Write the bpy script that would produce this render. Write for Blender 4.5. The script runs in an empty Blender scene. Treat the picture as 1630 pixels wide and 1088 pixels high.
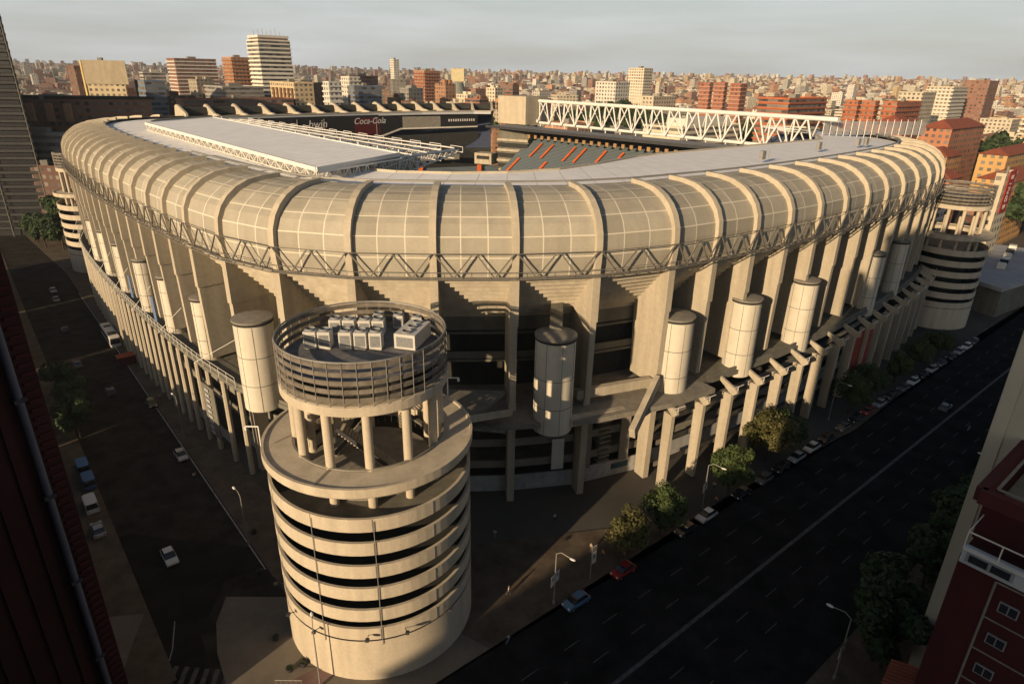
import bpy, math, random
from mathutils import Vector, Matrix
random.seed(7)
R = math.radians
scene = bpy.context.scene
COL = scene.collection

# ------------------------------------------------------------------ camera
pitch, roll = R(22.6), R(1.05)
fwd = Vector((0, math.cos(pitch), -math.sin(pitch)))
rt = Vector((1, 0, 0)); up = rt.cross(fwd)
CR = rt*math.cos(roll) + up*math.sin(roll)
CU = -rt*math.sin(roll) + up*math.cos(roll)
cam = bpy.data.cameras.new('camera'); camo = bpy.data.objects.new('camera', cam)
COL.objects.link(camo); scene.camera = camo
M = Matrix((CR, CU, -fwd)).transposed().to_4x4(); M.translation = Vector((0, 0, 70))
camo.matrix_world = M
cam.sensor_width = 36; cam.lens = 1020/1630*36; cam.clip_end = 20000; cam.clip_start = 0.5

# ------------------------------------------------------------------ light
SUN_AZ = (-0.588, -0.809); SUN_EL = R(15)
sun = bpy.data.lights.new('sun', 'SUN'); sun.energy = 5.0; sun.angle = R(0.6); sun.color = (1.0, 0.735, 0.45)
so = bpy.data.objects.new('sun', sun); COL.objects.link(so)
sd = Vector((SUN_AZ[0]*math.cos(SUN_EL), SUN_AZ[1]*math.cos(SUN_EL), math.sin(SUN_EL)))
so.rotation_euler = sd.to_track_quat('Z', 'Y').to_euler(); so.location = (-60, -80, 160)
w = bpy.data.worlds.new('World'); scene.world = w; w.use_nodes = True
nt = w.node_tree; nt.nodes.clear()
out = nt.nodes.new('ShaderNodeOutputWorld'); bg = nt.nodes.new('ShaderNodeBackground')
sky = nt.nodes.new('ShaderNodeTexSky'); sky.sky_type = 'NISHITA'; sky.sun_disc = False
sky.sun_elevation = SUN_EL; sky.sun_rotation = math.atan2(SUN_AZ[0], SUN_AZ[1]); sky.altitude = 650; sky.dust_density = 3.0; sky.air_density = 1.2
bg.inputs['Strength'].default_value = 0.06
tc = nt.nodes.new('ShaderNodeTexCoord'); mp = nt.nodes.new('ShaderNodeMapping'); mp.inputs['Scale'].default_value = (1.6, 1.6, 14)
nz = nt.nodes.new('ShaderNodeTexNoise'); nz.inputs['Scale'].default_value = 1.7; nz.inputs['Detail'].default_value = 7; nz.inputs['Roughness'].default_value = 0.55
rp = nt.nodes.new('ShaderNodeValToRGB'); rp.color_ramp.elements[0].position = 0.38; rp.color_ramp.elements[1].position = 0.72
rp.color_ramp.elements[0].color = (0.58, 0.58, 0.58, 1); rp.color_ramp.elements[1].color = (0.90, 0.90, 0.90, 1)
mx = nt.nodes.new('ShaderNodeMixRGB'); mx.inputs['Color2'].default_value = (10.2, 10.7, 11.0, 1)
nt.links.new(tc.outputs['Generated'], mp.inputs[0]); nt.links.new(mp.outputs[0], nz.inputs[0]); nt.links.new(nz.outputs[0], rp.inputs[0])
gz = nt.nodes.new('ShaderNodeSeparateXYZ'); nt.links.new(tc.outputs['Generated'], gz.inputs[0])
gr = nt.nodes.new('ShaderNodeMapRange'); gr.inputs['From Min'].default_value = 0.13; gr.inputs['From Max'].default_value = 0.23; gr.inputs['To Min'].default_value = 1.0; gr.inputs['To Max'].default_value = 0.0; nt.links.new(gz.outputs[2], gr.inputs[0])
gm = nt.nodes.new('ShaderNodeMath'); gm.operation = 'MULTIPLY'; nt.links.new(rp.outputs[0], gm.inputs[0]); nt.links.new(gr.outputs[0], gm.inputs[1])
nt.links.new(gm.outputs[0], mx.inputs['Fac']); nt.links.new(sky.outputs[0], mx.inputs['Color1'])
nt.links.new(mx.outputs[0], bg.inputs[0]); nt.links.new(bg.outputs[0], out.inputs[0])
scene.view_settings.view_transform = 'Standard'; scene.view_settings.look = 'None'
scene.view_settings.exposure = 0.25; scene.view_settings.gamma = 1
scene.render.engine = 'CYCLES'

# ------------------------------------------------------------------ materials
MATS = {}
def mat(name, col, rough=0.8, var=0.12, scale=0.4, bump=0.0, bscale=8.0, metal=0.0, streak=0.0, spec=0.3):
    if name in MATS: return MATS[name]
    m = bpy.data.materials.new(name); m.use_nodes = True; n = m.node_tree; b = n.nodes['Principled BSDF']
    b.inputs['Roughness'].default_value = rough; b.inputs['Metallic'].default_value = metal
    b.inputs['Specular IOR Level'].default_value = spec
    t = n.nodes.new('ShaderNodeTexCoord'); src = t.outputs['Object']
    z = n.nodes.new('ShaderNodeTexNoise'); z.inputs['Scale'].default_value = scale; z.inputs['Detail'].default_value = 6; z.inputs['Roughness'].default_value = 0.65
    n.links.new(src, z.inputs[0])
    r = n.nodes.new('ShaderNodeMapRange'); r.inputs['From Min'].default_value = 0.3; r.inputs['From Max'].default_value = 0.7
    r.inputs['To Min'].default_value = 1-var; r.inputs['To Max'].default_value = 1+var
    n.links.new(z.outputs[0], r.inputs[0]); last = r.outputs[0]
    if streak:
        mp = n.nodes.new('ShaderNodeMapping'); mp.inputs['Scale'].default_value = (1, 1, 0.10); n.links.new(src, mp.inputs[0])
        z2 = n.nodes.new('ShaderNodeTexNoise'); z2.inputs['Scale'].default_value = 0.55; z2.inputs['Detail'].default_value = 5; n.links.new(mp.outputs[0], z2.inputs[0])
        r2 = n.nodes.new('ShaderNodeMapRange'); r2.inputs['From Min'].default_value = 0.35; r2.inputs['From Max'].default_value = 0.65
        r2.inputs['To Min'].default_value = 1-streak*0.55; r2.inputs['To Max'].default_value = 1+streak*0.2; n.links.new(z2.outputs[0], r2.inputs[0])
        mm = n.nodes.new('ShaderNodeMath'); mm.operation = 'MULTIPLY'; n.links.new(last, mm.inputs[0]); n.links.new(r2.outputs[0], mm.inputs[1]); last = mm.outputs[0]
    v = n.nodes.new('ShaderNodeVectorMath'); v.operation = 'SCALE'; v.inputs[0].default_value = col[:3]
    n.links.new(last, v.inputs['Scale']); n.links.new(v.outputs[0], b.inputs['Base Color'])
    if bump:
        z3 = n.nodes.new('ShaderNodeTexNoise'); z3.inputs['Scale'].default_value = bscale; z3.inputs['Detail'].default_value = 4; n.links.new(src, z3.inputs[0])
        bp = n.nodes.new('ShaderNodeBump'); bp.inputs['Strength'].default_value = bump; bp.inputs['Distance'].default_value = 0.1
        n.links.new(z3.outputs[0], bp.inputs['Height']); n.links.new(bp.outputs[0], b.inputs['Normal'])
    MATS[name] = m; return m

CONC = mat('sandy_concrete', (0.425, 0.38, 0.30), 0.85, 0.09, 1.4, 0.15, 3, streak=0.28)
CONC2 = mat('rib_concrete', (0.47, 0.42, 0.33), 0.85, 0.08, 1.6, 0.1, 3, streak=0.2)
TOWC = mat('tower_concrete', (0.50, 0.44, 0.345), 0.85, 0.08, 2.6, 0.2, 6, streak=0.26)
DARKC = mat('dark_concrete', (0.16, 0.155, 0.13), 0.9, 0.2, 0.3, streak=0.3)  # dark tone also carries the shade of podium recess and tower floor
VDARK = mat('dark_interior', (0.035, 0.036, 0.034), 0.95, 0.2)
SLABC = mat('grey_concrete', (0.22, 0.205, 0.175), 0.9, 0.2, 0.8)
WHITEP = mat('white_panel', (0.66, 0.63, 0.56), 0.6, 0.08, 0.5, streak=0.15)
WHITEM = mat('white_steel', (0.72, 0.71, 0.68), 0.5, 0.06)
STEEL = mat('grey_steel', (0.27, 0.265, 0.25), 0.55, 0.15, metal=0.3)
DSTEEL = mat('dark_steel', (0.06, 0.06, 0.065), 0.5, 0.15, metal=0.3)
ROOFW = mat('pale_roof', (0.84, 0.84, 0.84), 0.7, 0.06, 0.15)
ASPH = mat('asphalt', (0.021, 0.0205, 0.020), 0.9, 0.45, 0.22, 0.2, 4, spec=0.0)
PAVE = mat('brown_paving', (0.10, 0.078, 0.058), 0.9, 0.4, 0.3, spec=0.2)
PLAZA = mat('plaza_paving', (0.16, 0.14, 0.115), 0.9, 0.22, 0.2, spec=0.2)
PINKP = mat('pink_paving', (0.17, 0.11, 0.10), 0.9, 0.2, 0.3)
PAINT = mat('road_paint', (0.30, 0.30, 0.31), 0.8, 0.3, 1.2)
PAINTD = mat('worn_road_paint', (0.075, 0.075, 0.078), 0.8, 0.5, 1.2)
GLASS = mat('dark_glass', (0.02, 0.022, 0.026), 0.12, 0.1, spec=0.8)
TYRE = mat('rubber', (0.02, 0.02, 0.02), 0.8)
RIM = mat('wheel_rim', (0.35, 0.35, 0.36), 0.35, metal=0.7)
LAMPG = mat('headlight_glass', (0.7, 0.7, 0.68), 0.2)
LAMPR = mat('tail_light_glass', (0.35, 0.02, 0.02), 0.25)
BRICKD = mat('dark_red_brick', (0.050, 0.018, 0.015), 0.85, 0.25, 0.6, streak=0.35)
REDW = mat('red_render', (0.052, 0.009, 0.009), 0.85, 0.15, 0.4, streak=0.2)
REDD = mat('dark_red_trim', (0.075, 0.016, 0.015), 0.8, 0.15)
CREAM = mat('cream_render', (0.50, 0.46, 0.36), 0.85, 0.07, 0.2, streak=0.12)
BARK = mat('bark', (0.06, 0.045, 0.03), 0.95, 0.3, 2)
BLUEP = mat('banner_blue', (0.05, 0.12, 0.35), 0.7)
REDS = mat('red_sign', (0.30, 0.03, 0.02), 0.7, 0.15)
ORNG = mat('orange_aisle', (0.62, 0.13, 0.03), 0.8, 0.15)
GRASSM = mat('pitch_grass', (0.04, 0.10, 0.03), 0.95, 0.2, 0.1)
ROOFT = mat('terracotta_roof', (0.26, 0.075, 0.04), 0.9, 0.25, 0.5)
AWN = mat('red_screen', (0.30, 0.05, 0.03), 0.8, 0.6, 1.5)

def leafmat(name, col):
    m = mat(name, col, 0.75, 0.45, 1.3)
    b = m.node_tree.nodes['Principled BSDF']; b.inputs['Subsurface Weight'].default_value = 0.0
    return m
LEAF = leafmat('plane_tree_leaves', (0.050, 0.075, 0.022)); LEAF2 = leafmat('dry_leaves', (0.14, 0.11, 0.035)); LEAFM = leafmat('olive_leaves', (0.080, 0.078, 0.026)); LEAFD = leafmat('dark_leaves', (0.035, 0.06, 0.022))

def shellmat():                                   # tan cladding with a pale joint grid (surface pattern)
    m = mat('shell_cladding', (0.36, 0.335, 0.275), 0.75, 0.06, 2.2, streak=0.16)
    n = m.node_tree; b = n.nodes['Principled BSDF']; old = b.inputs['Base Color'].links[0].from_socket
    uv = n.nodes.new('ShaderNodeUVMap'); sp = n.nodes.new('ShaderNodeSeparateXYZ'); n.links.new(uv.outputs[0], sp.inputs[0])
    outs = []
    for ax, wd in ((0, 0.022), (1, 0.030)):
        f = n.nodes.new('ShaderNodeMath'); f.operation = 'FRACT'; n.links.new(sp.outputs[ax], f.inputs[0])
        s = n.nodes.new('ShaderNodeMath'); s.operation = 'SUBTRACT'; s.inputs[1].default_value = 0.5; n.links.new(f.outputs[0], s.inputs[0])
        a = n.nodes.new('ShaderNodeMath'); a.operation = 'ABSOLUTE'; n.links.new(s.outputs[0], a.inputs[0])
        g = n.nodes.new('ShaderNodeMath'); g.operation = 'GREATER_THAN'; g.inputs[1].default_value = 0.5-wd; n.links.new(a.outputs[0], g.inputs[0]); outs.append(g.outputs[0])
    mxx = n.nodes.new('ShaderNodeMath'); mxx.operation = 'MAXIMUM'; n.links.new(outs[0], mxx.inputs[0]); n.links.new(outs[1], mxx.inputs[1])
    # per-sheet tone
    vm = n.nodes.new('ShaderNodeVectorMath'); vm.operation = 'FLOOR'; n.links.new(uv.outputs[0], vm.inputs[0])
    wn = n.nodes.new('ShaderNodeTexWhiteNoise'); wn.noise_dimensions = '3D'; n.links.new(vm.outputs[0], wn.inputs[0])
    mr = n.nodes.new('ShaderNodeMapRange'); mr.inputs['To Min'].default_value = 0.88; mr.inputs['To Max'].default_value = 1.1; n.links.new(wn.outputs[0], mr.inputs[0])
    sc = n.nodes.new('ShaderNodeVectorMath'); sc.operation = 'SCALE'; n.links.new(old, sc.inputs[0]); n.links.new(mr.outputs[0], sc.inputs['Scale'])
    mc = n.nodes.new('ShaderNodeMixRGB'); n.links.new(mxx.outputs[0], mc.inputs['Fac']); n.links.new(sc.outputs[0], mc.inputs['Color1']); mc.inputs['Color2'].default_value = (0.62, 0.58, 0.48, 1)
    n.links.new(mc.outputs[0], b.inputs['Base Color']); return m
SHELL = shellmat()

def linemat(name, base, line, axis, freq, wd, use_uv=True):
    m = mat(name, base, 0.75, 0.08, 0.3); n = m.node_tree; b = n.nodes['Principled BSDF']; old = b.inputs['Base Color'].links[0].from_socket
    uv = n.nodes.new('ShaderNodeUVMap'); sp = n.nodes.new('ShaderNodeSeparateXYZ'); n.links.new(uv.outputs[0], sp.inputs[0])
    mu = n.nodes.new('ShaderNodeMath'); mu.operation = 'MULTIPLY'; mu.inputs[1].default_value = freq; n.links.new(sp.outputs[axis], mu.inputs[0])
    f = n.nodes.new('ShaderNodeMath'); f.operation = 'FRACT'; n.links.new(mu.outputs[0], f.inputs[0])
    g = n.nodes.new('ShaderNodeMath'); g.operation = 'LESS_THAN'; g.inputs[1].default_value = wd; n.links.new(f.outputs[0], g.inputs[0])
    mc = n.nodes.new('ShaderNodeMixRGB'); n.links.new(g.outputs[0], mc.inputs['Fac']); n.links.new(old, mc.inputs['Color1']); mc.inputs['Color2'].default_value = (*line, 1)
    n.links.new(mc.outputs[0], b.inputs['Base Color']); return m
CANO = linemat('ribbed_canopy', (0.90, 0.91, 0.92), (0.66, 0.67, 0.69), 0, 1/3.0, 0.09)
SEATS = linemat('seat_rows', (0.15, 0.19, 0.215), (0.05, 0.06, 0.07), 1, 1/0.9, 0.35)
SEATB = linemat('blue_seat_rows', (0.07, 0.09, 0.15), (0.035, 0.045, 0.08), 1, 1/0.9, 0.35)

def citymat():                                    # wall colour comes from a face-corner attribute, windows from UV in metres
    m = bpy.data.materials.new('city_walls'); m.use_nodes = True; n = m.node_tree; b = n.nodes['Principled BSDF']; b.inputs['Roughness'].default_value = 0.8
    at = n.nodes.new('ShaderNodeAttribute'); at.attribute_name = 'wall'
    uv = n.nodes.new('ShaderNodeUVMap'); sp = n.nodes.new('ShaderNodeSeparateXYZ'); n.links.new(uv.outputs[0], sp.inputs[0])
    def band(sock, per, lo, hi):
        d = n.nodes.new('ShaderNodeMath'); d.operation = 'MULTIPLY'; d.inputs[1].default_value = 1/per; n.links.new(sock, d.inputs[0])
        f = n.nodes.new('ShaderNodeMath'); f.operation = 'FRACT'; n.links.new(d.outputs[0], f.inputs[0])
        a = n.nodes.new('ShaderNodeMath'); a.operation = 'GREATER_THAN'; a.inputs[1].default_value = lo; n.links.new(f.outputs[0], a.inputs[0])
        c = n.nodes.new('ShaderNodeMath'); c.operation = 'LESS_THAN'; c.inputs[1].default_value = hi; n.links.new(f.outputs[0], c.inputs[0])
        x = n.nodes.new('ShaderNodeMath'); x.operation = 'MULTIPLY'; n.links.new(a.outputs[0], x.inputs[0]); n.links.new(c.outputs[0], x.inputs[1]); return x.outputs[0]
    u = band(sp.outputs[0], 3.4, 0.22, 0.72); v = band(sp.outputs[1], 3.1, 0.28, 0.78)
    al = n.nodes.new('ShaderNodeMath'); al.operation = 'MAXIMUM'; n.links.new(u, al.inputs[0]); n.links.new(at.outputs['Alpha'], al.inputs[1])
    wi = n.nodes.new('ShaderNodeMath'); wi.operation = 'MULTIPLY'; n.links.new(al.outputs[0], wi.inputs[0]); n.links.new(v, wi.inputs[1])
    # some windows have pale blinds
    fl = n.nodes.new('ShaderNodeVectorMath'); fl.operation = 'DIVIDE'; fl.inputs[1].default_value = (3.4, 3.1, 1); n.links.new(uv.outputs[0], fl.inputs[0])
    ff = n.nodes.new('ShaderNodeVectorMath'); ff.operation = 'FLOOR'; n.links.new(fl.outputs[0], ff.inputs[0])
    wn = n.nodes.new('ShaderNodeTexWhiteNoise'); wn.noise_dimensions = '3D'; n.links.new(ff.outputs[0], wn.inputs[0])
    wc = n.nodes.new('ShaderNodeValToRGB'); wc.color_ramp.elements[0].color = (0.03, 0.03, 0.035, 1); wc.color_ramp.elements[1].color = (0.22, 0.20, 0.17, 1); n.links.new(wn.outputs[0], wc.inputs[0])
    mc = n.nodes.new('ShaderNodeMixRGB'); n.links.new(wi.outputs[0], mc.inputs['Fac']); n.links.new(at.outputs['Color'], mc.inputs['Color1']); n.links.new(wc.outputs[0], mc.inputs['Color2'])
    z = n.nodes.new('ShaderNodeTexNoise'); z.inputs['Scale'].default_value = 0.15; z.inputs['Detail'].default_value = 5
    t = n.nodes.new('ShaderNodeTexCoord'); n.links.new(t.outputs['Object'], z.inputs[0])
    mr = n.nodes.new('ShaderNodeMapRange'); mr.inputs['To Min'].default_value = 0.75; mr.inputs['To Max'].default_value = 1.25; n.links.new(z.outputs[0], mr.inputs[0])
    sc = n.nodes.new('ShaderNodeVectorMath'); sc.operation = 'SCALE'; n.links.new(mc.outputs[0], sc.inputs[0]); n.links.new(mr.outputs[0], sc.inputs['Scale'])
    n.links.new(sc.outputs[0], b.inputs['Base Color']); return m
CITY = citymat()
def attrmat():
    m = bpy.data.materials.new('city_roofs'); m.use_nodes = True; n = m.node_tree; b = n.nodes['Principled BSDF']; b.inputs['Roughness'].default_value = 0.9
    at = n.nodes.new('ShaderNodeAttribute'); at.attribute_name = 'wall'
    z = n.nodes.new('ShaderNodeTexNoise'); z.inputs['Scale'].default_value = 0.2; z.inputs['Detail'].default_value = 6
    t = n.nodes.new('ShaderNodeTexCoord'); n.links.new(t.outputs['Object'], z.inputs[0])
    mr = n.nodes.new('ShaderNodeMapRange'); mr.inputs['To Min'].default_value = 0.55; mr.inputs['To Max'].default_value = 1.45; n.links.new(z.outputs[0], mr.inputs[0])
    sc = n.nodes.new('ShaderNodeVectorMath'); sc.operation = 'SCALE'; n.links.new(at.outputs['Color'], sc.inputs[0]); n.links.new(mr.outputs[0], sc.inputs['Scale'])
    n.links.new(sc.outputs[0], b.inputs['Base Color']); return m
CROOF = attrmat()

# ------------------------------------------------------------------ helpers
def rot2(x, y, a): c, s = math.cos(a), math.sin(a); return x*c-y*s, x*s+y*c
def kids(o): return [c for c in COL.objects if c.parent == o]
class MB:
    def __init__(s): s.v = []; s.f = []; s.mi = []; s.uv = []; s.col = []
    def face(s, pts, mi=0, uv=None, col=None):
        i = len(s.v); s.v += [tuple(p) for p in pts]; s.f.append(tuple(range(i, i+len(pts)))); s.mi.append(mi)
        s.uv.append(uv or [(0, 0)]*len(pts)); s.col.append(col or (1, 1, 1, 0))
    def box(s, c, size, a=0.0, mi=0, b=0):
        hx, hy, hz = size[0]/2, size[1]/2, size[2]/2; P = []
        for z in (-hz, hz):
            for x, y in ((-hx, -hy), (hx, -hy), (hx, hy), (-hx, hy)):
                X, Y = rot2(x, y, a); P.append((c[0]+X, c[1]+Y, c[2]+z))
        for q in ((3, 2, 1, 0), (4, 5, 6, 7), (0, 1, 5, 4), (1, 2, 6, 5), (2, 3, 7, 6), (3, 0, 4, 7)): s.face([P[k] for k in q], mi)
        return s
    def prism(s, poly, z0, z1, mi=0, top=True, bot=True):
        n = len(poly)
        for i in range(n):
            a, b = poly[i], poly[(i+1) % n]; L = math.hypot(b[0]-a[0], b[1]-a[1])
            s.face([(a[0], a[1], z0), (b[0], b[1], z0), (b[0], b[1], z1), (a[0], a[1], z1)], mi, [(0, z0), (L, z0), (L, z1), (0, z1)])
        if top: s.face([(p[0], p[1], z1) for p in poly], mi)
        if bot: s.face([(p[0], p[1], z0) for p in reversed(poly)], mi)
        return s
    def beam(s, p0, p1, w, h=None, mi=0):
        h = h or w; p0, p1 = Vector(p0), Vector(p1); d = (p1-p0).normalized()
        sx = d.cross(Vector((0, 0, 1)))
        sx = Vector((1, 0, 0)) if sx.length < 1e-4 else sx.normalized()
        sy = sx.cross(d); P = []
        for p in (p0, p1):
            for a, b in ((-1, -1), (1, -1), (1, 1), (-1, 1)): P.append(p+sx*(a*w/2)+sy*(b*h/2))
        for q in ((3, 2, 1, 0), (4, 5, 6, 7), (0, 1, 5, 4), (1, 2, 6, 5), (2, 3, 7, 6), (3, 0, 4, 7)): s.face([P[k] for k in q], mi)
        return s
    def tube(s, p0, p1, r, r2=None, n=8, mi=0, cap=True):
        r2 = r if r2 is None else r2; p0, p1 = Vector(p0), Vector(p1); d = (p1-p0).normalized()
        sx = d.cross(Vector((0, 0, 1))); sx = Vector((1, 0, 0)) if sx.length < 1e-4 else sx.normalized(); sy = sx.cross(d)
        A = [p0+(sx*math.cos(t)+sy*math.sin(t))*r for t in [2*math.pi*i/n for i in range(n)]]
        B = [p1+(sx*math.cos(t)+sy*math.sin(t))*r2 for t in [2*math.pi*i/n for i in range(n)]]
        for i in range(n): j = (i+1) % n; s.face([A[i], A[j], B[j], B[i]], mi)
        if cap: s.face(list(reversed(A)), mi); s.face(B, mi)
        return s
    def lathe(s, prof, c, n=48, a0=0.0, a1=2*math.pi, mi=0, zf=None):
        for i in range(n):
            t0 = a0+(a1-a0)*i/n; t1 = a0+(a1-a0)*(i+1)/n
            for (r0, z0), (r1, z1) in zip(prof[:-1], prof[1:]):
                d0 = zf(t0) if zf else 0; d1 = zf(t1) if zf else 0
                p = [(c[0]+r0*math.cos(t0), c[1]+r0*math.sin(t0), c[2]+z0+d0), (c[0]+r0*math.cos(t1), c[1]+r0*math.sin(t1), c[2]+z0+d1),
                     (c[0]+r1*math.cos(t1), c[1]+r1*math.sin(t1), c[2]+z1+d1), (c[0]+r1*math.cos(t0), c[1]+r1*math.sin(t0), c[2]+z1+d0)]
                if r0 < 1e-4: p = p[1:] if False else [p[0], p[2], p[3]]
                elif r1 < 1e-4: p = p[:3]
                s.face(p, mi)
        return s
    def ico(s, c, r, mi=0, n=8, m=5, sq=(1, 1, 1)):
        for i in range(m):
            a0 = math.pi*i/m-math.pi/2; a1 = math.pi*(i+1)/m-math.pi/2
            for j in range(n):
                b0 = 2*math.pi*j/n; b1 = 2*math.pi*(j+1)/n
                P = [(c[0]+r*sq[0]*math.cos(a)*math.cos(b), c[1]+r*sq[1]*math.cos(a)*math.sin(b), c[2]+r*sq[2]*math.sin(a)) for a, b in ((a0, b0), (a0, b1), (a1, b1), (a1, b0))]
                if i == 0: P = P[1:] if False else [P[0], P[2], P[3]]
                elif i == m-1: P = P[:3]
                s.face(P, mi)
        return s
    def build(s, name, mats, parent=None, smooth=False, merge=False, bevel=0.0, local=False):
        if not isinstance(mats, (list, tuple)): mats = [mats]
        off = Vector((0, 0, 0)); p = parent
        if not local:
            while p is not None: off += p.location; p = p.parent
        me = bpy.data.meshes.new(name)
        me.from_pydata([(x-off.x, y-off.y, z-off.z) for x, y, z in s.v], [], s.f)
        for m in mats: me.materials.append(m)
        me.polygons.foreach_set('material_index', s.mi)
        ul = me.uv_layers.new(name='UVMap'); ul.data.foreach_set('uv', [c for f in s.uv for q in f for c in q])
        if mats[0] in (CITY, CROOF):
            ca = me.color_attributes.new(name='wall', type='FLOAT_COLOR', domain='CORNER')
            ca.data.foreach_set('color', [c for f, k in zip(s.f, s.col) for _ in f for c in k])
        if smooth: me.polygons.foreach_set('use_smooth', [True]*len(s.f))
        me.update(); o = bpy.data.objects.new(name, me); COL.objects.link(o)
        if parent is not None: o.parent = parent
        if merge or bevel or smooth:
            import bmesh
            bm = bmesh.new(); bm.from_mesh(me); bmesh.ops.remove_doubles(bm, verts=bm.verts, dist=0.0005); bm.to_mesh(me); bm.free()
            if smooth:
                try: me.set_sharp_from_angle(angle=R(38))
                except Exception: pass
        if bevel:
            bv = o.modifiers.new('bevel', 'BEVEL'); bv.width = bevel; bv.segments = 2; bv.limit_method = 'ANGLE'
        return o
def empty(name, loc, label, cat, group=None, rz=0):
    o = bpy.data.objects.new(name, None); COL.objects.link(o); o.location = loc; o.rotation_euler = (0, 0, rz)
    return tag(o, label, cat, group)
def tag(o, label, cat, group=None):
    o['label'] = label; o['category'] = cat
    if group: o['group'] = group
    return o
def struct(o): o['kind'] = 'structure'; return o
def copy_tree(o, parent=None):
    c = o.copy(); COL.objects.link(c)
    if parent is not None: c.parent = parent
    for ch in [k for k in CH.get(o.name, [])]: copy_tree(ch, c)
    return c
CH = {}
def index_children():
    CH.clear()
    for k in COL.objects:
        if k.parent: CH.setdefault(k.parent.name, []).append(k)
def text_mesh(txt, size, shear=0.0, extrude=0.03):
    cu = bpy.data.curves.new('lettering', 'FONT'); cu.body = txt; cu.size = size; cu.shear = shear; cu.extrude = extrude; cu.align_x = 'CENTER'; cu.align_y = 'CENTER'
    o = bpy.data.objects.new('lettering', cu); COL.objects.link(o)
    dg = bpy.context.evaluated_depsgraph_get(); me = bpy.data.meshes.new_from_object(o.evaluated_get(dg)); bpy.data.objects.remove(o); return me
def put_text(name, txt, size, loc, xdir, updir, m, parent, shear=0.0):
    me = text_mesh(txt, size, shear); me.materials.clear(); me.materials.append(m)
    X = Vector(xdir).normalized(); Y = Vector(updir).normalized(); Z = X.cross(Y)
    T = Matrix((X, Y, Z)).transposed().to_4x4(); off = Vector((0, 0, 0)); p = parent
    while p is not None: off += p.location; p = p.parent
    T.translation = Vector(loc)-off; me.transform(T)
    o = bpy.data.objects.new(name, me); COL.objects.link(o); o.parent = parent; return o

# street frames: avenue direction e, sideways n; side street direction l, sideways m
EX, EY = 0.772, 0.636
def AV(t, s): return (t*EX+s*EY, t*EY-s*EX)          # avenue coordinates -> world
LX, LY = -0.649, 0.760
def ST(t, s): return (t*LX-s*0.760, t*LY-s*0.649)    # side street coordinates -> world
def gh(x, y):                                        # far ground rises gently towards the horizon
    d = math.hypot(x, y); k = min(1, max(0, (d-600)/4600)); return 66*k*k*(3-2*k)*0.92

# ------------------------------------------------------------------ ground, roads
g = MB(); rings = [0, 40, 80, 130, 200, 300, 420, 600, 750, 900, 1100, 1400, 1800, 2300, 3000, 4000, 5200, 8000, 14000]; NS = 72
for i in range(len(rings)-1):
    for k in range(NS):
        P = []
        for r_, kk in ((rings[i], k), (rings[i+1], k), (rings[i+1], k+1), (rings[i], k+1)):
            a = 2*math.pi*kk/NS; x, y = r_*math.cos(a), r_*math.sin(a); P.append((x, y, gh(x, y)-0.004))
        g.face(P if i else P[:3])
GROUNDM = mat('city_ground', (0.075, 0.07, 0.062), 0.95, 0.5, 0.02)
struct(g.build('ground', GROUNDM))
def sheet(name, pts, z, m):
    b = MB(); b.face([(x, y, z) for x, y in pts]); return struct(b.build(name, m))
sheet('avenue', [AV(-200, -49.5), AV(700, -49.5), AV(700, -21), AV(-200, -21)], 0.012, ASPH)
sheet('side_street', [ST(60, -22), ST(60, -6), ST(480, -6), ST(480, -22)][::-1], 0.016, mat('worn_asphalt', (0.034, 0.030, 0.026), 0.9, 0.5, 0.25, 0.2, 4, spec=0.0))
# junction mouth between the plaza and the avenue, left of the near tower
sheet('junction', [(-20, 20), (-33, 52), (-41, 64), (-42, 74), (-31, 80), (-62, 84), (-78, 66), (-90, 20)][::-1], 0.02, ASPH)
def slab(name, poly, h, m, kerbm=None):
    b = MB(); b.prism(poly, 0.0, h); return struct(b.build(name, m))
slab('stadium_pavement', [AV(28, -49.6), AV(420, -49.6), AV(420, -58), (75, 122), (30, 90), (10, 86), (-10, 82), (-28, 80), (-47, 99), (-96, 156), (-210, 288), (-218, 281), ST(280, -21.9), ST(80, -21.9), (-30, 70.6)], 0.13, PAVE)
plz = [(-40.4, 70.7), (-29.8, 70.9), (-8, 66), AV(38, -49.7), AV(22, -49.7), (-22, 48), (-30, 50), (-34.5, 56.5), (-37.5, 61), (-39.8, 66)]
slab('corner_plaza', plz[::-1], 0.15, PLAZA)
MB().prism([(-33, 52.0), (-30.5, 51), (-23, 56.5), (-21, 59), (-23, 60)][::-1], 0.1, 0.17).build('paving_band', PINKP)['kind'] = 'structure'
slab('far_pavement', [ST(70, -6.0), ST(480, -6.0), ST(480, -1), ST(70, -1)][::-1], 0.13, PAVE)
slab('near_pavement', [AV(-60, -20.9), AV(600, -20.9), AV(600, -14.2), AV(-60, -14.2)][::-1], 0.14, PAVE)
isl = [(-56, 66.5), (-50.4, 67.3), (-49.4, 63), (-48.2, 58.5), (-49.5, 56.8), (-58, 58)]
slab('street_corner_pavement', isl, 0.14, PLAZA)
isl2 = [(-50+3.2*math.cos(a), 53.6+3.2*math.sin(a)) for a in [i*math.pi/8 for i in range(16)]]
slab('rounded_island', isl2, 0.14, PINKP)
mk = MB()
def stripe(mb, t0, t1, s, wd, z, fr=AV):
    mb.face([(*fr(t0, s-wd/2), z), (*fr(t0, s+wd/2), z), (*fr(t1, s+wd/2), z), (*fr(t1, s-wd/2), z)])
m1 = MB(); stripe(m1, 20, 420, -35.85, 0.55, 0.022)
struct(m1.build('avenue_centre_line', PAINTD))
m2 = MB()
for s_ in (-43.4, -39.7, -32.0, -28.4):
    t = 22+(s_*3.7) % 6
    while t < 330: stripe(m2, t, t+2.9, s_, 0.14, 0.022); t += 7.4
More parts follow.
